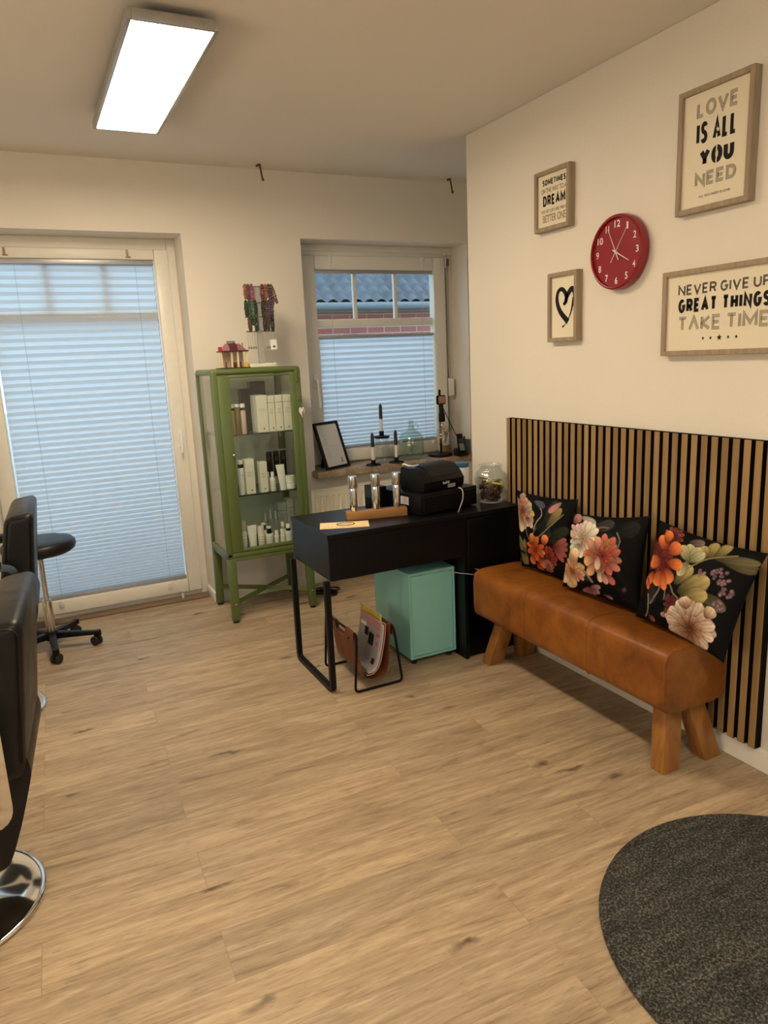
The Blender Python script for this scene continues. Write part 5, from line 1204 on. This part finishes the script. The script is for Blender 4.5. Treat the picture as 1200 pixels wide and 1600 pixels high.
def bracelet(label, x, z, ln, wd, col, rb=0.0050, tilt=0.0):
    b = MB(); n_ = 24; wd = min(wd*0.62, 0.0135)
    for k in range(n_):
        a = 2*PI*k/n_; px, pz = 0.5*wd*math.sin(a), -ln/2+0.5*ln*math.cos(a)
        yy = 4.2655-0.006-0.010*math.sin(a/1.0)**2*0-0.004*(k % 2)
        yy = 4.270-0.0105*math.cos(a*0.5)**0 if False else 4.2580
        X, Z = x+px*math.cos(tilt)-pz*math.sin(tilt), z+0.0085+px*math.sin(tilt)+pz*math.cos(tilt)
        b.sphere((X, yy-0.003*(k % 2), Z), rb*rr.uniform(0.85, 1.15), 8)
    b.tube([(x, 4.258, z+0.0085), (x, 4.266, z+0.0045), (x, 4.274, z+0.004)], 0.0018, 6)
    tag(b.build('bead_bracelet', BM[col]), label, 'bracelet', 'bead bracelets on the jewellery stand')
for lab, x, z, ln, wd, col, ti in (
    ('salmon bracelet at the left end of the top bar', 1.238, BAR[0], 0.075, 0.014, 'orange', 0), ('violet bracelet near the left end of the top bar', 1.256, BAR[0], 0.080, 0.020, 'violet', 0), ('pink bracelet on the top bar left of the column', 1.276, BAR[0], 0.092, 0.022, 'pink', 0),
    ('wine red bracelet on the top bar just right of the column', 1.340, BAR[0], 0.088, 0.024, 'wine', 0), ('orange brown bracelet on the top bar among the wine red ones', 1.360, BAR[0], 0.078, 0.018, 'orange', 0), ('plum bracelet on the top bar', 1.378, BAR[0], 0.088, 0.020, 'plum', 0.1), ('olive brown bracelet slanting off the right end of the top bar', 1.394, BAR[0], 0.105, 0.022, 'olive', 0.30), ('wine red bracelet slanting off the right end of the top bar', 1.380, BAR[0], 0.112, 0.020, 'wine', 0.20),
    ('dark green bracelet at the left end of the second bar', 1.236, BAR[1], 0.085, 0.018, 'dgreen', 0), ('green bracelet on the second bar left of the column', 1.256, BAR[1], 0.090, 0.020, 'green', 0), ('lime green bracelet on the second bar beside the column', 1.274, BAR[1], 0.094, 0.018, 'lime', 0), ('bottle green bracelet on the second bar touching the column', 1.290, BAR[1], 0.092, 0.020, 'dgreen', 0),
    ('black bracelet on the second bar right of the column', 1.338, BAR[1], 0.092, 0.020, 'black', 0), ('brown bracelet on the second bar', 1.356, BAR[1], 0.090, 0.018, 'brown', 0), ('violet bracelet on the second bar near the right end', 1.374, BAR[1], 0.092, 0.018, 'violet', 0), ('plum bracelet at the right end of the second bar', 1.391, BAR[1], 0.096, 0.020, 'plum', 0),
    ('brown bracelet at the left end of the third bar', 1.252, BAR[2], 0.088, 0.026, 'brown', 0), ('green bracelet on the third bar', 1.274, BAR[2], 0.050, 0.018, 'green', 0), ('dark green bracelet on the third bar beside the column', 1.290, BAR[2], 0.088, 0.022, 'dgreen', 0), ('black bracelet on the third bar right of the column', 1.342, BAR[2], 0.088, 0.024, 'black', 0), ('brown black bracelet on the third bar', 1.362, BAR[2], 0.084, 0.020, 'brown', 0), ('black bracelet at the right end of the third bar', 1.388, BAR[2], 0.090, 0.028, 'black', 0)):
    bracelet(lab+' of the stand', x, z, ln, wd, col, 0.0072, ti)
for k, x in enumerate((1.236, 1.250, 1.264, 1.278, 1.350, 1.364)):
    t = thing('earring', ['leftmost hook earring on the lowest bar of the stand', 'second hook earring from the left on the lowest bar', 'third hook earring from the left on the lowest bar', 'hook earring left of the column on the lowest bar', 'hook earring right of the column on the lowest bar', 'hook earring beside the white card on the lowest bar'][k], 'earring', (x, 4.268, 1.60), group='earrings on the lowest bar')
    b = MB(); b.tube(smooth_path([(x, 4.270, 1.7125), (x, 4.2645, 1.712), (x-0.003, 4.263, 1.66), (x, 4.263, 1.622)]), 0.0009, 6); b.build('hook', STEEL, t)
    b = MB(); b.sphere((x, 4.263, 1.614), 0.006, 10, (1, 0.5, 1.3)); b.build('drop', GREYM, t)
t = thing('earring_card', 'white earring card on the right of the lowest stand bar', 'card', (1.388, 4.265, 1.60))
b = MB(); b.box((1.368, 4.2625, 1.600), (1.408, 4.2640, 1.658)); b.tube([(1.388, 4.263, 1.655), (1.388, 4.268, 1.712)], 0.0009, 6); b.build('card_sheet', WHITE, t)
b = MB(); b.sphere((1.390, 4.2615, 1.618), 0.008, 10, (1.2, 0.25, 0.7)); b.build('ear_stud', LEAFG, t)
for k, x in enumerate((1.350, 1.366)):
    b = MB(); b.tube([(x+0.008*math.cos(2*PI*q/20), 4.250, ZT2+0.0225+0.009+0.008*math.sin(2*PI*q/20)) for q in range(20)], 0.0014, 6, closed=True)
    tag(b.build('silver_ring', STEEL), ['left silver ring on the white base of the jewellery stand', 'right silver ring on the white base of the jewellery stand'][k], 'ring', 'rings on the stand base')
th = thing('toy_house', 'small toy house with pink roof and cream pillars on the cabinet', 'toy', (1.135, 4.27, ZT2))
b = MB(); b.box((1.040, 4.220, ZT2+0.0005), (1.225, 4.315, ZT2+0.006), 0.001, 1); b.build('base_plate', DKGM if False else plain('toy_dark_green', (0.02, 0.04, 0.02), 0.4), th)
TW = plain('toy_cream', (0.72, 0.62, 0.36), 0.4); TP = plain('toy_pink', (0.30, 0.12, 0.14), 0.4); TR_ = plain('toy_red', (0.40, 0.02, 0.02), 0.4); TY = plain('toy_yellow', (0.72, 0.40, 0.02), 0.4); TB = plain('toy_maroon', (0.09, 0.015, 0.02), 0.4)
for x in (1.062, 1.122, 1.158, 1.212):
    b = MB(); b.box((x-0.005, 4.238, ZT2+0.006), (x+0.005, 4.248, ZT2+0.095), 0.001, 1); b.build('pillar', TW, th)
b = MB(); b.box((1.072, 4.295, ZT2+0.006), (1.205, 4.302, ZT2+0.095)); b.build('rear_wall', plain('toy_pale_pink', (0.60, 0.42, 0.34), 0.5), th)
b = MB(); b.box((1.052, 4.228, ZT2+0.095), (1.222, 4.312, ZT2+0.103), 0.001, 1); b.build('roof_edge', TB, th)
b = MB(); b.hexa([(1.062, 4.234, ZT2+0.103), (1.212, 4.234, ZT2+0.103), (1.212, 4.306, ZT2+0.103), (1.062, 4.306, ZT2+0.103)], [(1.096, 4.258, ZT2+0.142), (1.178, 4.258, ZT2+0.142), (1.178, 4.282, ZT2+0.142), (1.096, 4.282, ZT2+0.142)], 0.002); b.build('roof', TP, th)
b = MB(); b.poly([(1.112, 4.228, ZT2+0.103), (1.158, 4.228, ZT2+0.103), (1.154, 4.228, ZT2+0.135), (1.135, 4.228, ZT2+0.148), (1.116, 4.228, ZT2+0.135)], (0, 0.03, 0)); b.build('gable', TB, th)
b = MB(); b.box((1.105, 4.24, ZT2+0.140), (1.150, 4.27, ZT2+0.158), 0.002, 1); b.build('roof_ornament', plain('toy_grey', (0.25, 0.22, 0.20), 0.4), th)
b = MB(); b.box((1.047, 4.230, ZT2+0.103), (1.066, 4.250, ZT2+0.125), 0.001, 1); b.build('roof_block', TR_, th)
b = MB(); b.box((1.190, 4.222, ZT2+0.006), (1.212, 4.236, ZT2+0.030), 0.001, 1); b.build('yellow_block', TY, th)
b = MB(); b.box((1.128, 4.25, ZT2+0.006), (1.15, 4.27, ZT2+0.035), 0.001, 1); b.build('toy_chest', TB, th)
b = MB(); b.cyl((1.19, 4.24, ZT2+0.103), (1.19, 4.24, ZT2+0.145), 0.004, n=8); b.build('chimney', plain('toy_grey', (0.25, 0.22, 0.20), 0.4), th)
for k, (x, y) in enumerate(((1.09, 4.26), (1.178, 4.262))):
    b = MB(); b.cyl((x, y, ZT2+0.006), (x, y, ZT2+0.028), 0.006, 0.004, 10); b.sphere((x, y, ZT2+0.033), 0.006, 10); b.build('toy_figure', plain('toy_brown', (0.12, 0.07, 0.04), 0.5), th)

# ------------------------------------------------------------------ on the window sill
SZ = 0.7925
df = thing('document_frame', 'black framed document leaning on the left of the window sill', 'frame', (1.878, 4.546, SZ), math.radians(25.6))
TH = math.radians(-18.5); FT = Matrix.Rotation(TH, 4, 'X')
b = MB(); w2, hh = 0.119, 0.328
for lo, hi in (((-w2, -0.008, 0.0), (-w2+0.017, 0.012, hh)), ((w2-0.017, -0.008, 0.0), (w2, 0.012, hh)), ((-w2+0.017, -0.008, 0.0), (w2-0.017, 0.012, 0.017)), ((-w2+0.017, -0.008, hh-0.017), (w2-0.017, 0.012, hh))): b.box(lo, hi, 0.001, 1)
b.box((-w2+0.01, 0.004, 0.01), (w2-0.01, 0.011, hh-0.01)); bmesh.ops.transform(b.bm, matrix=FT, verts=b.bm.verts); bmesh.ops.translate(b.bm, vec=(0, 0, 0.004), verts=b.bm.verts); b.build('black_frame', BLACKP, df, local=True)
b = MB(); b.box((-w2+0.016, 0.0015, 0.016), (w2-0.016, 0.004, hh-0.016)); bmesh.ops.transform(b.bm, matrix=FT, verts=b.bm.verts); bmesh.ops.translate(b.bm, vec=(0, 0, 0.004), verts=b.bm.verts); pg = b.build('document_sheet', PAPERW, df, local=True)
b = MB(); b.box((-0.065, 0.0008, 0.278), (0.055, 0.0014, 0.2795)); rr = random.Random(9)
for k in range(17):
    if k == 8: b.box((-0.03, 0.0008, 0.24-0.0105*k), (0.06, 0.0014, 0.2415-0.0105*k)); continue
    b.box((-0.065, 0.0008, 0.24-0.0105*k), (-0.065+rr.uniform(0.02, 0.05), 0.0014, 0.2415-0.0105*k))
bmesh.ops.transform(b.bm, matrix=FT, verts=b.bm.verts); bmesh.ops.translate(b.bm, vec=(0, 0, 0.004), verts=b.bm.verts); b.build('printed_lines', GREYACR, pg, local=True)
b = MB(); b.box((0.05, 0.0008, 0.035), (0.075, 0.0014, 0.05)); b.box((0.055, 0.0008, 0.05), (0.07, 0.0014, 0.07)); bmesh.ops.transform(b.bm, matrix=FT, verts=b.bm.verts); bmesh.ops.translate(b.bm, vec=(0, 0, 0.004), verts=b.bm.verts); b.build('printed_mark', GREYACR, pg, local=True)
b = MB(); b.hexa([(-0.04, 0.125, 0), (0.04, 0.125, 0), (0.04, 0.131, 0), (-0.04, 0.131, 0)], [(-0.03, 0.082, 0.22), (0.03, 0.082, 0.22), (0.03, 0.088, 0.22), (-0.03, 0.088, 0.22)]); b.build('easel_back', BLACKP, df, local=True)

def candle(x, y, z0, zw, zb, label, hl=None):
    t = thing('candle', label, 'candle', (x, y, z0), group='black and white dipped candles')
    r = 0.0115
    b = MB(); b.lathe([(0, 0), (r, 0), (r*0.98, zw-z0), (0, zw-z0)], (x, y, z0), 20); b.build('white_wax', CANDLEW, t)
    b = MB(); L = zb-zw; b.lathe([(0, 0), (r*1.08, 0), (r*1.02, L-0.018), (r*0.6, L-0.004), (0.002, L), (0, L)], (x, y, zw), 20); b.cyl((x, y, zb-0.001), (x, y, zb+0.008), 0.001, n=6); b.build('black_wax', CANDLEB, t)
def holder(x, y, label):
    t = thing('candle_holder', label, 'candle holder', (x, y, SZ), group='black ring candle holders')
    b = MB(); b.tube([(x+0.050*math.cos(2*PI*k/48), y+0.050*math.sin(2*PI*k/48), SZ+0.0045) for k in range(48)], 0.0040, 8, closed=True); b.box((x-0.05, y-0.006, SZ+0.001), (x+0.05, y+0.006, SZ+0.006)); b.build('ring_base', BLACK, t)
    b = MB(); b.lathe([(0, 0.004), (0.016, 0.004), (0.016, 0.040), (0.0125, 0.040), (0.0125, 0.012), (0, 0.012)], (x, y, SZ), 24); b.build('cup', BLACK, t)
holder(2.122, 4.500, 'black ring candle holder in front of the lidded glass jar'); candle(2.122, 4.500, SZ+0.0125, 0.921, 1.019, 'dipped candle in the ring holder in front of the lidded jar')
holder(2.305, 4.505, 'black ring candle holder beside the glass demijohn'); candle(2.305, 4.505, SZ+0.0125, 0.918, 1.022, 'dipped candle in the ring holder beside the demijohn')
gj = thing('glass_jar', 'clear glass jar with black candle-holder lid on the sill', 'jar', (2.246, 4.605, SZ))
b = MB(); b.lathe([(0, 0.002), (0.046, 0.002), (0.053, 0.008), (0.054, 0.10), (0.052, 0.145), (0.046, 0.16), (0.046, 0.175), (0.043, 0.175), (0.043, 0.158), (0.049, 0.143), (0.051, 0.10), (0.050, 0.012), (0, 0.008)], (2.246, 4.605, SZ), 48); b.build('glass_body', JARGLASS, gj, ang=60)
b = MB(); b.lathe([(0, 0.172), (0.052, 0.172), (0.056, 0.176), (0.056, 0.184), (0.052, 0.187), (0, 0.187)], (2.246, 4.605, SZ), 40); b.lathe([(0, 0.186), (0.017, 0.186), (0.017, 0.222), (0.013, 0.222), (0.013, 0.194), (0, 0.194)], (2.246, 4.605, SZ), 24); b.build('black_lid', BLACK, gj)
candle(2.246, 4.605, SZ+0.1945, 1.099, 1.204, 'dipped candle standing on the jar lid, tallest of three')
dj = thing('glass_demijohn', 'greenish glass demijohn with ring handle on the sill', 'bottle', (2.482, 4.600, SZ))
b = MB(); b.lathe([(0, 0.002), (0.075, 0.002), (0.088, 0.012), (0.091, 0.04), (0.091, 0.140), (0.082, 0.172), (0.060, 0.195), (0.030, 0.212), (0.021, 0.228), (0.019, 0.262), (0.024, 0.264), (0.024, 0.278), (0.017, 0.278), (0.016, 0.226), (0.027, 0.207), (0.058, 0.190), (0.079, 0.168), (0.088, 0.138), (0.088, 0.04), (0.084, 0.014), (0, 0.010)], (2.482, 4.6, SZ), 56); b.build('glass_body', GREENGLASS, dj, ang=60)
b = MB(); b.tube([(2.482+0.036+0.019*math.cos(2*PI*k/28), 4.596, SZ+0.230+0.020*math.sin(2*PI*k/28)) for k in range(28)], 0.006, 8, closed=True); b.build('ring_handle', GREENGLASS, dj)
LX, LY = 2.712, 4.585
lp = thing('table_lamp', 'black lamp stand with hanging glass bulb at the right of the sill', 'lamp', (LX, LY, SZ))
b = MB(); b.cyl((LX, LY, SZ), (LX, LY, SZ+0.018), 0.090, n=48, bev=0.004); b.build('base', BLACK, lp)
b = MB(); b.cyl((LX+0.008, LY, SZ+0.018), (LX+0.008, LY, 1.275), 0.0085, n=16); b.build('pole', BLACK, lp)
b = MB(); b.box((LX-0.030, LY-0.030, 1.168), (LX+0.046, LY-0.006, 1.236), 0.020, 5); b.build('clamp_ring', BLACK, lp)
b = MB(); b.box((LX-0.020, LY-0.036, 1.176), (LX+0.036, LY-0.0295, 1.228), 0.003, 2); b.build('wood_face', COPPER, lp)
b = MB(); b.cyl((LX+0.004, LY-0.03, 1.170), (LX+0.004, LY-0.03, 1.108), 0.012, 0.018, n=20); b.cyl((LX+0.004, LY-0.03, 1.108), (LX+0.004, LY-0.03, 1.046), 0.0235, n=28, bev=0.002); b.build('bulb_socket', BLACK, lp)
b = MB(); b.lathe([(0.014, 0), (0.017, -0.025), (0.030, -0.05), (0.052, -0.085), (0.061, -0.118), (0.052, -0.152), (0.028, -0.174), (0, -0.179)], (LX+0.004, LY-0.03, 1.048), 36); b.build('glass_bulb', BULBGLASS, lp, ang=80)
b = MB(); b.tube([(LX+0.004+0.020*math.cos(k*0.75), LY-0.03+0.020*math.sin(k*0.75), 1.0-0.0018*k) for k in range(46)], 0.0011, 5); b.cyl((LX+0.004, LY-0.03, 1.045), (LX+0.004, LY-0.03, 0.99), 0.005, n=8); b.build('filament', plain('brass_filament', (0.75, 0.55, 0.22), 0.3, 0.8), lp)
b = MB(); b.tube(smooth_path([(LX+0.012, LY-0.02, 1.168), (2.775, 4.60, 1.10), (2.850, 4.61, 0.965), (2.890, 4.61, 0.885), (2.905, 4.62, 0.82), (2.91, 4.66, SZ+0.004)]), 0.0028, 6); b.build('cord', BLACK, lp)
ph = thing('cordless_phone', 'black cordless phone in its charging cradle on the sill', 'phone', (2.832, 4.492, SZ), math.radians(-6))
b = MB(); b.hexa([(-0.040, -0.045, 0), (0.045, -0.045, 0), (0.045, 0.05, 0), (-0.040, 0.05, 0)], [(-0.032, -0.012, 0.045), (0.036, -0.012, 0.045), (0.036, 0.045, 0.055), (-0.032, 0.045, 0.055)], 0.005); b.build('cradle', BLACKP, ph, local=True)
b = MB(); b.hexa([(-0.026, -0.036, 0.022), (0.024, -0.036, 0.022), (0.024, -0.014, 0.018), (-0.026, -0.014, 0.018)], [(-0.022, 0.012, 0.160), (0.024, 0.012, 0.160), (0.024, 0.034, 0.156), (-0.022, 0.034, 0.156)], 0.006); hs_ = b.build('handset', BLACKP, ph, local=True)
b = MB(); b.hexa([(-0.020, -0.0366, 0.040), (0.018, -0.0366, 0.040), (0.018, -0.034, 0.040), (-0.020, -0.034, 0.040)], [(-0.0195, -0.014, 0.090), (0.018, -0.014, 0.090), (0.018, -0.011, 0.090), (-0.0195, -0.011, 0.090)]); b.build('keypad', plain('keypad_grey', (0.16, 0.17, 0.19), 0.4), hs_, local=True)
b = MB(); b.hexa([(-0.018, -0.0105, 0.100), (0.018, -0.0105, 0.100), (0.018, -0.008, 0.100), (-0.018, -0.008, 0.100)], [(-0.0175, 0.0062, 0.140), (0.018, 0.0062, 0.140), (0.018, 0.0088, 0.140), (-0.0175, 0.0088, 0.140)]); b.build('display', plain('phone_display', (0.04, 0.055, 0.07), 0.2), hs_, local=True)
pp = thing('plant_pot', 'small wicker pot with dry sprigs behind the phone', 'plant pot', (2.828, 4.695, SZ))
b = MB(); b.lathe([(0, 0), (0.028, 0), (0.036, 0.06), (0.033, 0.062), (0.031, 0.055), (0, 0.052)], (2.828, 4.695, SZ), 28); b.build('pot', TERRA, pp)
b = MB(); b.sphere((2.828, 4.695, SZ+0.056), 0.026, 14, (1, 1, 0.45)); b.build('white_gravel', CANDLEW, pp)
rr = random.Random(4)
b = MB()
for k in range(9):
    a = rr.uniform(0, 2*PI); s_ = rr.uniform(0.02, 0.05); h_ = rr.uniform(0.06, 0.14); p0 = Vector((2.828, 4.695, SZ+0.06))
    b.tube(smooth_path([p0, p0+Vector((s_*0.3*math.cos(a), s_*0.3*math.sin(a), h_*0.6)), p0+Vector((s_*math.cos(a), s_*math.sin(a)*0.6, h_))]), 0.0013, 5)
    b.sphere(p0+Vector((s_*math.cos(a), s_*math.sin(a)*0.6, h_)), 0.006, 8, (1, 0.5, 1.5))
b.build('sprigs', plain('dry_sprig', (0.16, 0.13, 0.06), 0.7), pp)
mc = thing('pen_cup', 'grey perforated metal cup at the right end of the sill', 'cup', (2.905, 4.545, SZ))
b = MB(); NR, NA = 22, 72
pr2 = [[None]*NA for _ in range(NR)]
for i in range(NR):
    for j in range(NA):
        a = 2*PI*j/NA; pr2[i][j] = b.bm.verts.new((2.905+0.040*math.cos(a), 4.545+0.040*math.sin(a), SZ+0.0005+0.105*i/(NR-1)))
for i in range(NR-1):
    for j in range(NA):
        if 1 < i < NR-3 and i % 3 != 1 and i % 3 == 0 and j % 4 in (1, 2): continue
        b.bm.faces.new((pr2[i][j], pr2[i][(j+1) % NA], pr2[i+1][(j+1) % NA], pr2[i+1][j]))
bmesh.ops.solidify(b.bm, geom=list(b.bm.faces), thickness=0.0015); b.cyl((2.905, 4.545, SZ+0.0005), (2.905, 4.545, SZ+0.003), 0.039, n=36); b.build('perforated_wall', GREYM, mc)
b = MB()
for k, (dx, dy, h_) in enumerate(((0.0, 0.01, 0.13), (-0.012, 0.0, 0.12))): b.sphere((2.905+dx, 4.545+dy, SZ+h_-0.012), 0.012, 10, (0.6, 0.6, 1.3)); b.cyl((2.905+dx, 4.545+dy, SZ+0.004), (2.905+dx, 4.545+dy, SZ+h_-0.012), 0.003, n=8)
tag(b.build('green_sprig', LEAFG), 'small green sprig in the perforated cup', 'plant')
tb = thing('lidded_tub', 'white tub with blue lid on the desk behind the printer', 'tub', (2.098, 3.318, 0.7622))
b = MB(); b.cyl((2.098, 3.318, 0.7622), (2.098, 3.318, 0.922), 0.036, n=32, bev=0.003); b.build('tub_body', WHITE, tb)
b = MB(); b.cyl((2.098, 3.318, 0.922), (2.098, 3.318, 0.948), 0.038, n=32, bev=0.003); b.build('blue_lid', BLUEP, tb)

# ------------------------------------------------------------------ rolling stool
SX, SY = -0.030, 4.280
sl = thing('rolling_stool', 'black round rolling stool on five casters by the terrace door', 'stool', (SX, SY, 0))
b = MB(); b.lathe([(0, 0.556), (0.09, 0.556), (0.16, 0.563), (0.183, 0.578), (0.191, 0.600), (0.187, 0.620), (0.172, 0.633), (0.12, 0.638), (0, 0.640)], (SX, SY, 0), 64); b.build('seat', BLACKL, sl, ang=60)
b = MB(); b.cyl((SX, SY, 0.535), (SX, SY, 0.557), 0.05, 0.07, n=28); b.build('seat_plate', BLACKP, sl)
b = MB(); b.cyl((SX, SY, 0.27), (SX, SY, 0.54), 0.0135, n=24); b.build('gas_rod', STEEL, sl)
b = MB(); b.cyl((SX, SY, 0.085), (SX, SY, 0.285), 0.0250, n=28, bev=0.002); b.cyl((SX, SY, 0.285), (SX, SY, 0.292), 0.022, n=24); b.build('column', STEEL, sl)
b = MB(); b.cyl((SX, SY, 0.062), (SX, SY, 0.112), 0.040, 0.034, n=28, bev=0.004); b.build('hub', BLACKP, sl)
for k in range(5):
    a = math.radians(-88+72*k); d = Vector((math.cos(a), math.sin(a), 0)); n_ = Vector((-d.y, d.x, 0)); c0 = Vector((SX, SY, 0)); R1 = 0.245
    b = MB(); z0_, z1_ = (0.066, 0.104), (0.062, 0.084)
    A = [c0+d*0.025-n_*0.022, c0+d*R1-n_*0.014, c0+d*R1+n_*0.014, c0+d*0.025+n_*0.022]
    bot = [A[0]+Vector((0, 0, z0_[0])), A[1]+Vector((0, 0, z1_[0])), A[2]+Vector((0, 0, z1_[0])), A[3]+Vector((0, 0, z0_[0]))]
    top = [A[0]+Vector((0, 0, z0_[1])), A[1]+Vector((0, 0, z1_[1])), A[2]+Vector((0, 0, z1_[1])), A[3]+Vector((0, 0, z0_[1]))]
    b.hexa(bot, top, 0.006); b.cyl(c0+d*R1+Vector((0, 0, 0.056)), c0+d*R1+Vector((0, 0, 0.086)), 0.018, n=16, bev=0.003); arm = b.build('base_arm', BLACKP, sl)
    cc = c0+d*(R1-0.012)+n_*0.0; ax = (n_*0.8+d*0.6).normalized()
    for s in (-1, 1):
        b = MB(); b.cyl(cc+ax*(s*0.005)+Vector((0, 0, 0.027)), cc+ax*(s*0.023)+Vector((0, 0, 0.027)), 0.0268, n=24, bev=0.004); b.build('caster_wheel', RUBBER, arm)
    b = MB(); b.cyl(cc+Vector((0, 0, 0.03)), cc+Vector((0, 0, 0.064)), 0.012, n=14); b.build('caster_fork', BLACKP, arm)

# ------------------------------------------------------------------ salon chairs
def salon_chair(label, loc, rz, lift):
    t = thing('salon_chair', label, 'chair', loc, rz, 'salon chairs along the left')
    L = lift
    b = MB(); b.lathe([(0, 0), (0.262, 0), (0.268, 0.004), (0.268, 0.010), (0.262, 0.015), (0.252, 0.014), (0.20, 0.020), (0.12, 0.030), (0.06, 0.042), (0.048, 0.060), (0, 0.060)], (0, 0, 0), 96); b.build('base_disc', CHROME, t, local=True, ang=60)
    b = MB(); b.cyl((0, 0, 0.05), (0, 0, 0.24), 0.038, n=32); b.cyl((0, 0, 0.20), (0, 0, 0.30+L), 0.028, n=32); b.build('hydraulic_column', CHROME, t, local=True)
    prof = smooth_path([(0.285, 0, 0.575), (0.304, 0, 0.50), (0.289, 0, 0.43), (0.252, 0, 0.315), (0.215, 0, 0.232), (0.17, 0, 0.225), (0.10, 0, 0.262), (-0.05, 0, 0.31), (-0.24, 0, 0.35), (-0.25, 0, 0.385), (0.0, 0, 0.395), (0.20, 0, 0.41), (0.235, 0, 0.50), (0.25, 0, 0.57)], 5)
    b = MB(); b.poly([(p.x, -0.205, p.z+L) for p in prof], (0, 0.41, 0)); b.build('seat_shell', BLACKL, t, local=True)
    b = MB(); b.box((-0.28, -0.235, 0.395+L), (0.215, 0.235, 0.505+L), 0.045, 5); b.build('seat_cushion', BLACKL, t, local=True)
    b = MB()
    b.hexa([(0.150, -0.225, 0.485+L), (0.292, -0.225, 0.47+L), (0.292, 0.225, 0.47+L), (0.150, 0.225, 0.485+L)], [(0.232, -0.268, 0.915+L), (0.346, -0.268, 0.930+L), (0.346, 0.268, 0.930+L), (0.232, 0.268, 0.915+L)], 0.030, 5)
    b.build('backrest', BLACKL, t, local=True, ang=60)
    # piping along the side edges of the backrest
    for s in (-1, 1):
        b = MB(); b.tube(round_path([(0.174, s*0.227, 0.51+L), (0.238, s*0.2655, 0.885+L), (0.255, s*0.262, 0.905+L), (0.312, s*0.262, 0.912+L), (0.334, s*0.264, 0.895+L), (0.292, s*0.2295, 0.53+L)], 0.02), 0.0028, 6); b.build('piping', BLACKL, t, local=True)
        y = s*0.292
        b = MB(); b.tube(round_path([(-0.225, y, 0.410+L), (0.248, y, 0.405+L), (0.247, y, 0.72+L), (-0.235, y, 0.70+L)], 0.05, 6, closed=True), 0, closed=True, sq=(0.030, 0.008)); b.build('arm_loop', CHROME, t, local=True)
        b = MB(); b.box((-0.23, y-0.03, 0.712+L), (0.20, y+0.03, 0.745+L), 0.012, 3); b.build('armrest_pad', BLACKL, t, local=True)
        b = MB(); b.cyl((-0.10, s*0.22, 0.425+L), (-0.10, y, 0.425+L), 0.012, n=14); b.cyl((0.15, s*0.20, 0.425+L), (0.15, y, 0.425+L), 0.012, n=14); b.build('arm_bracket', STEEL, t, local=True)
    b = MB(); b.tube(round_path([(-0.20, -0.10, 0.36+L), (-0.34, -0.16, 0.14), (-0.42, -0.16, 0.13), (-0.42, 0.16, 0.13), (-0.34, 0.16, 0.14), (-0.20, 0.10, 0.36+L)], 0.03), 0.011, 10); b.build('footrest', CHROME, t, local=True)
    return t
salon_chair('black salon chair on a chrome disc base, nearest the viewer at the left edge', (-0.398, 2.227, 0), -0.085, 0.0)
salon_chair('black salon chair partly hidden behind the nearest one, in front of the stool', (-0.357, 3.580, 0), -0.045, 0.03)
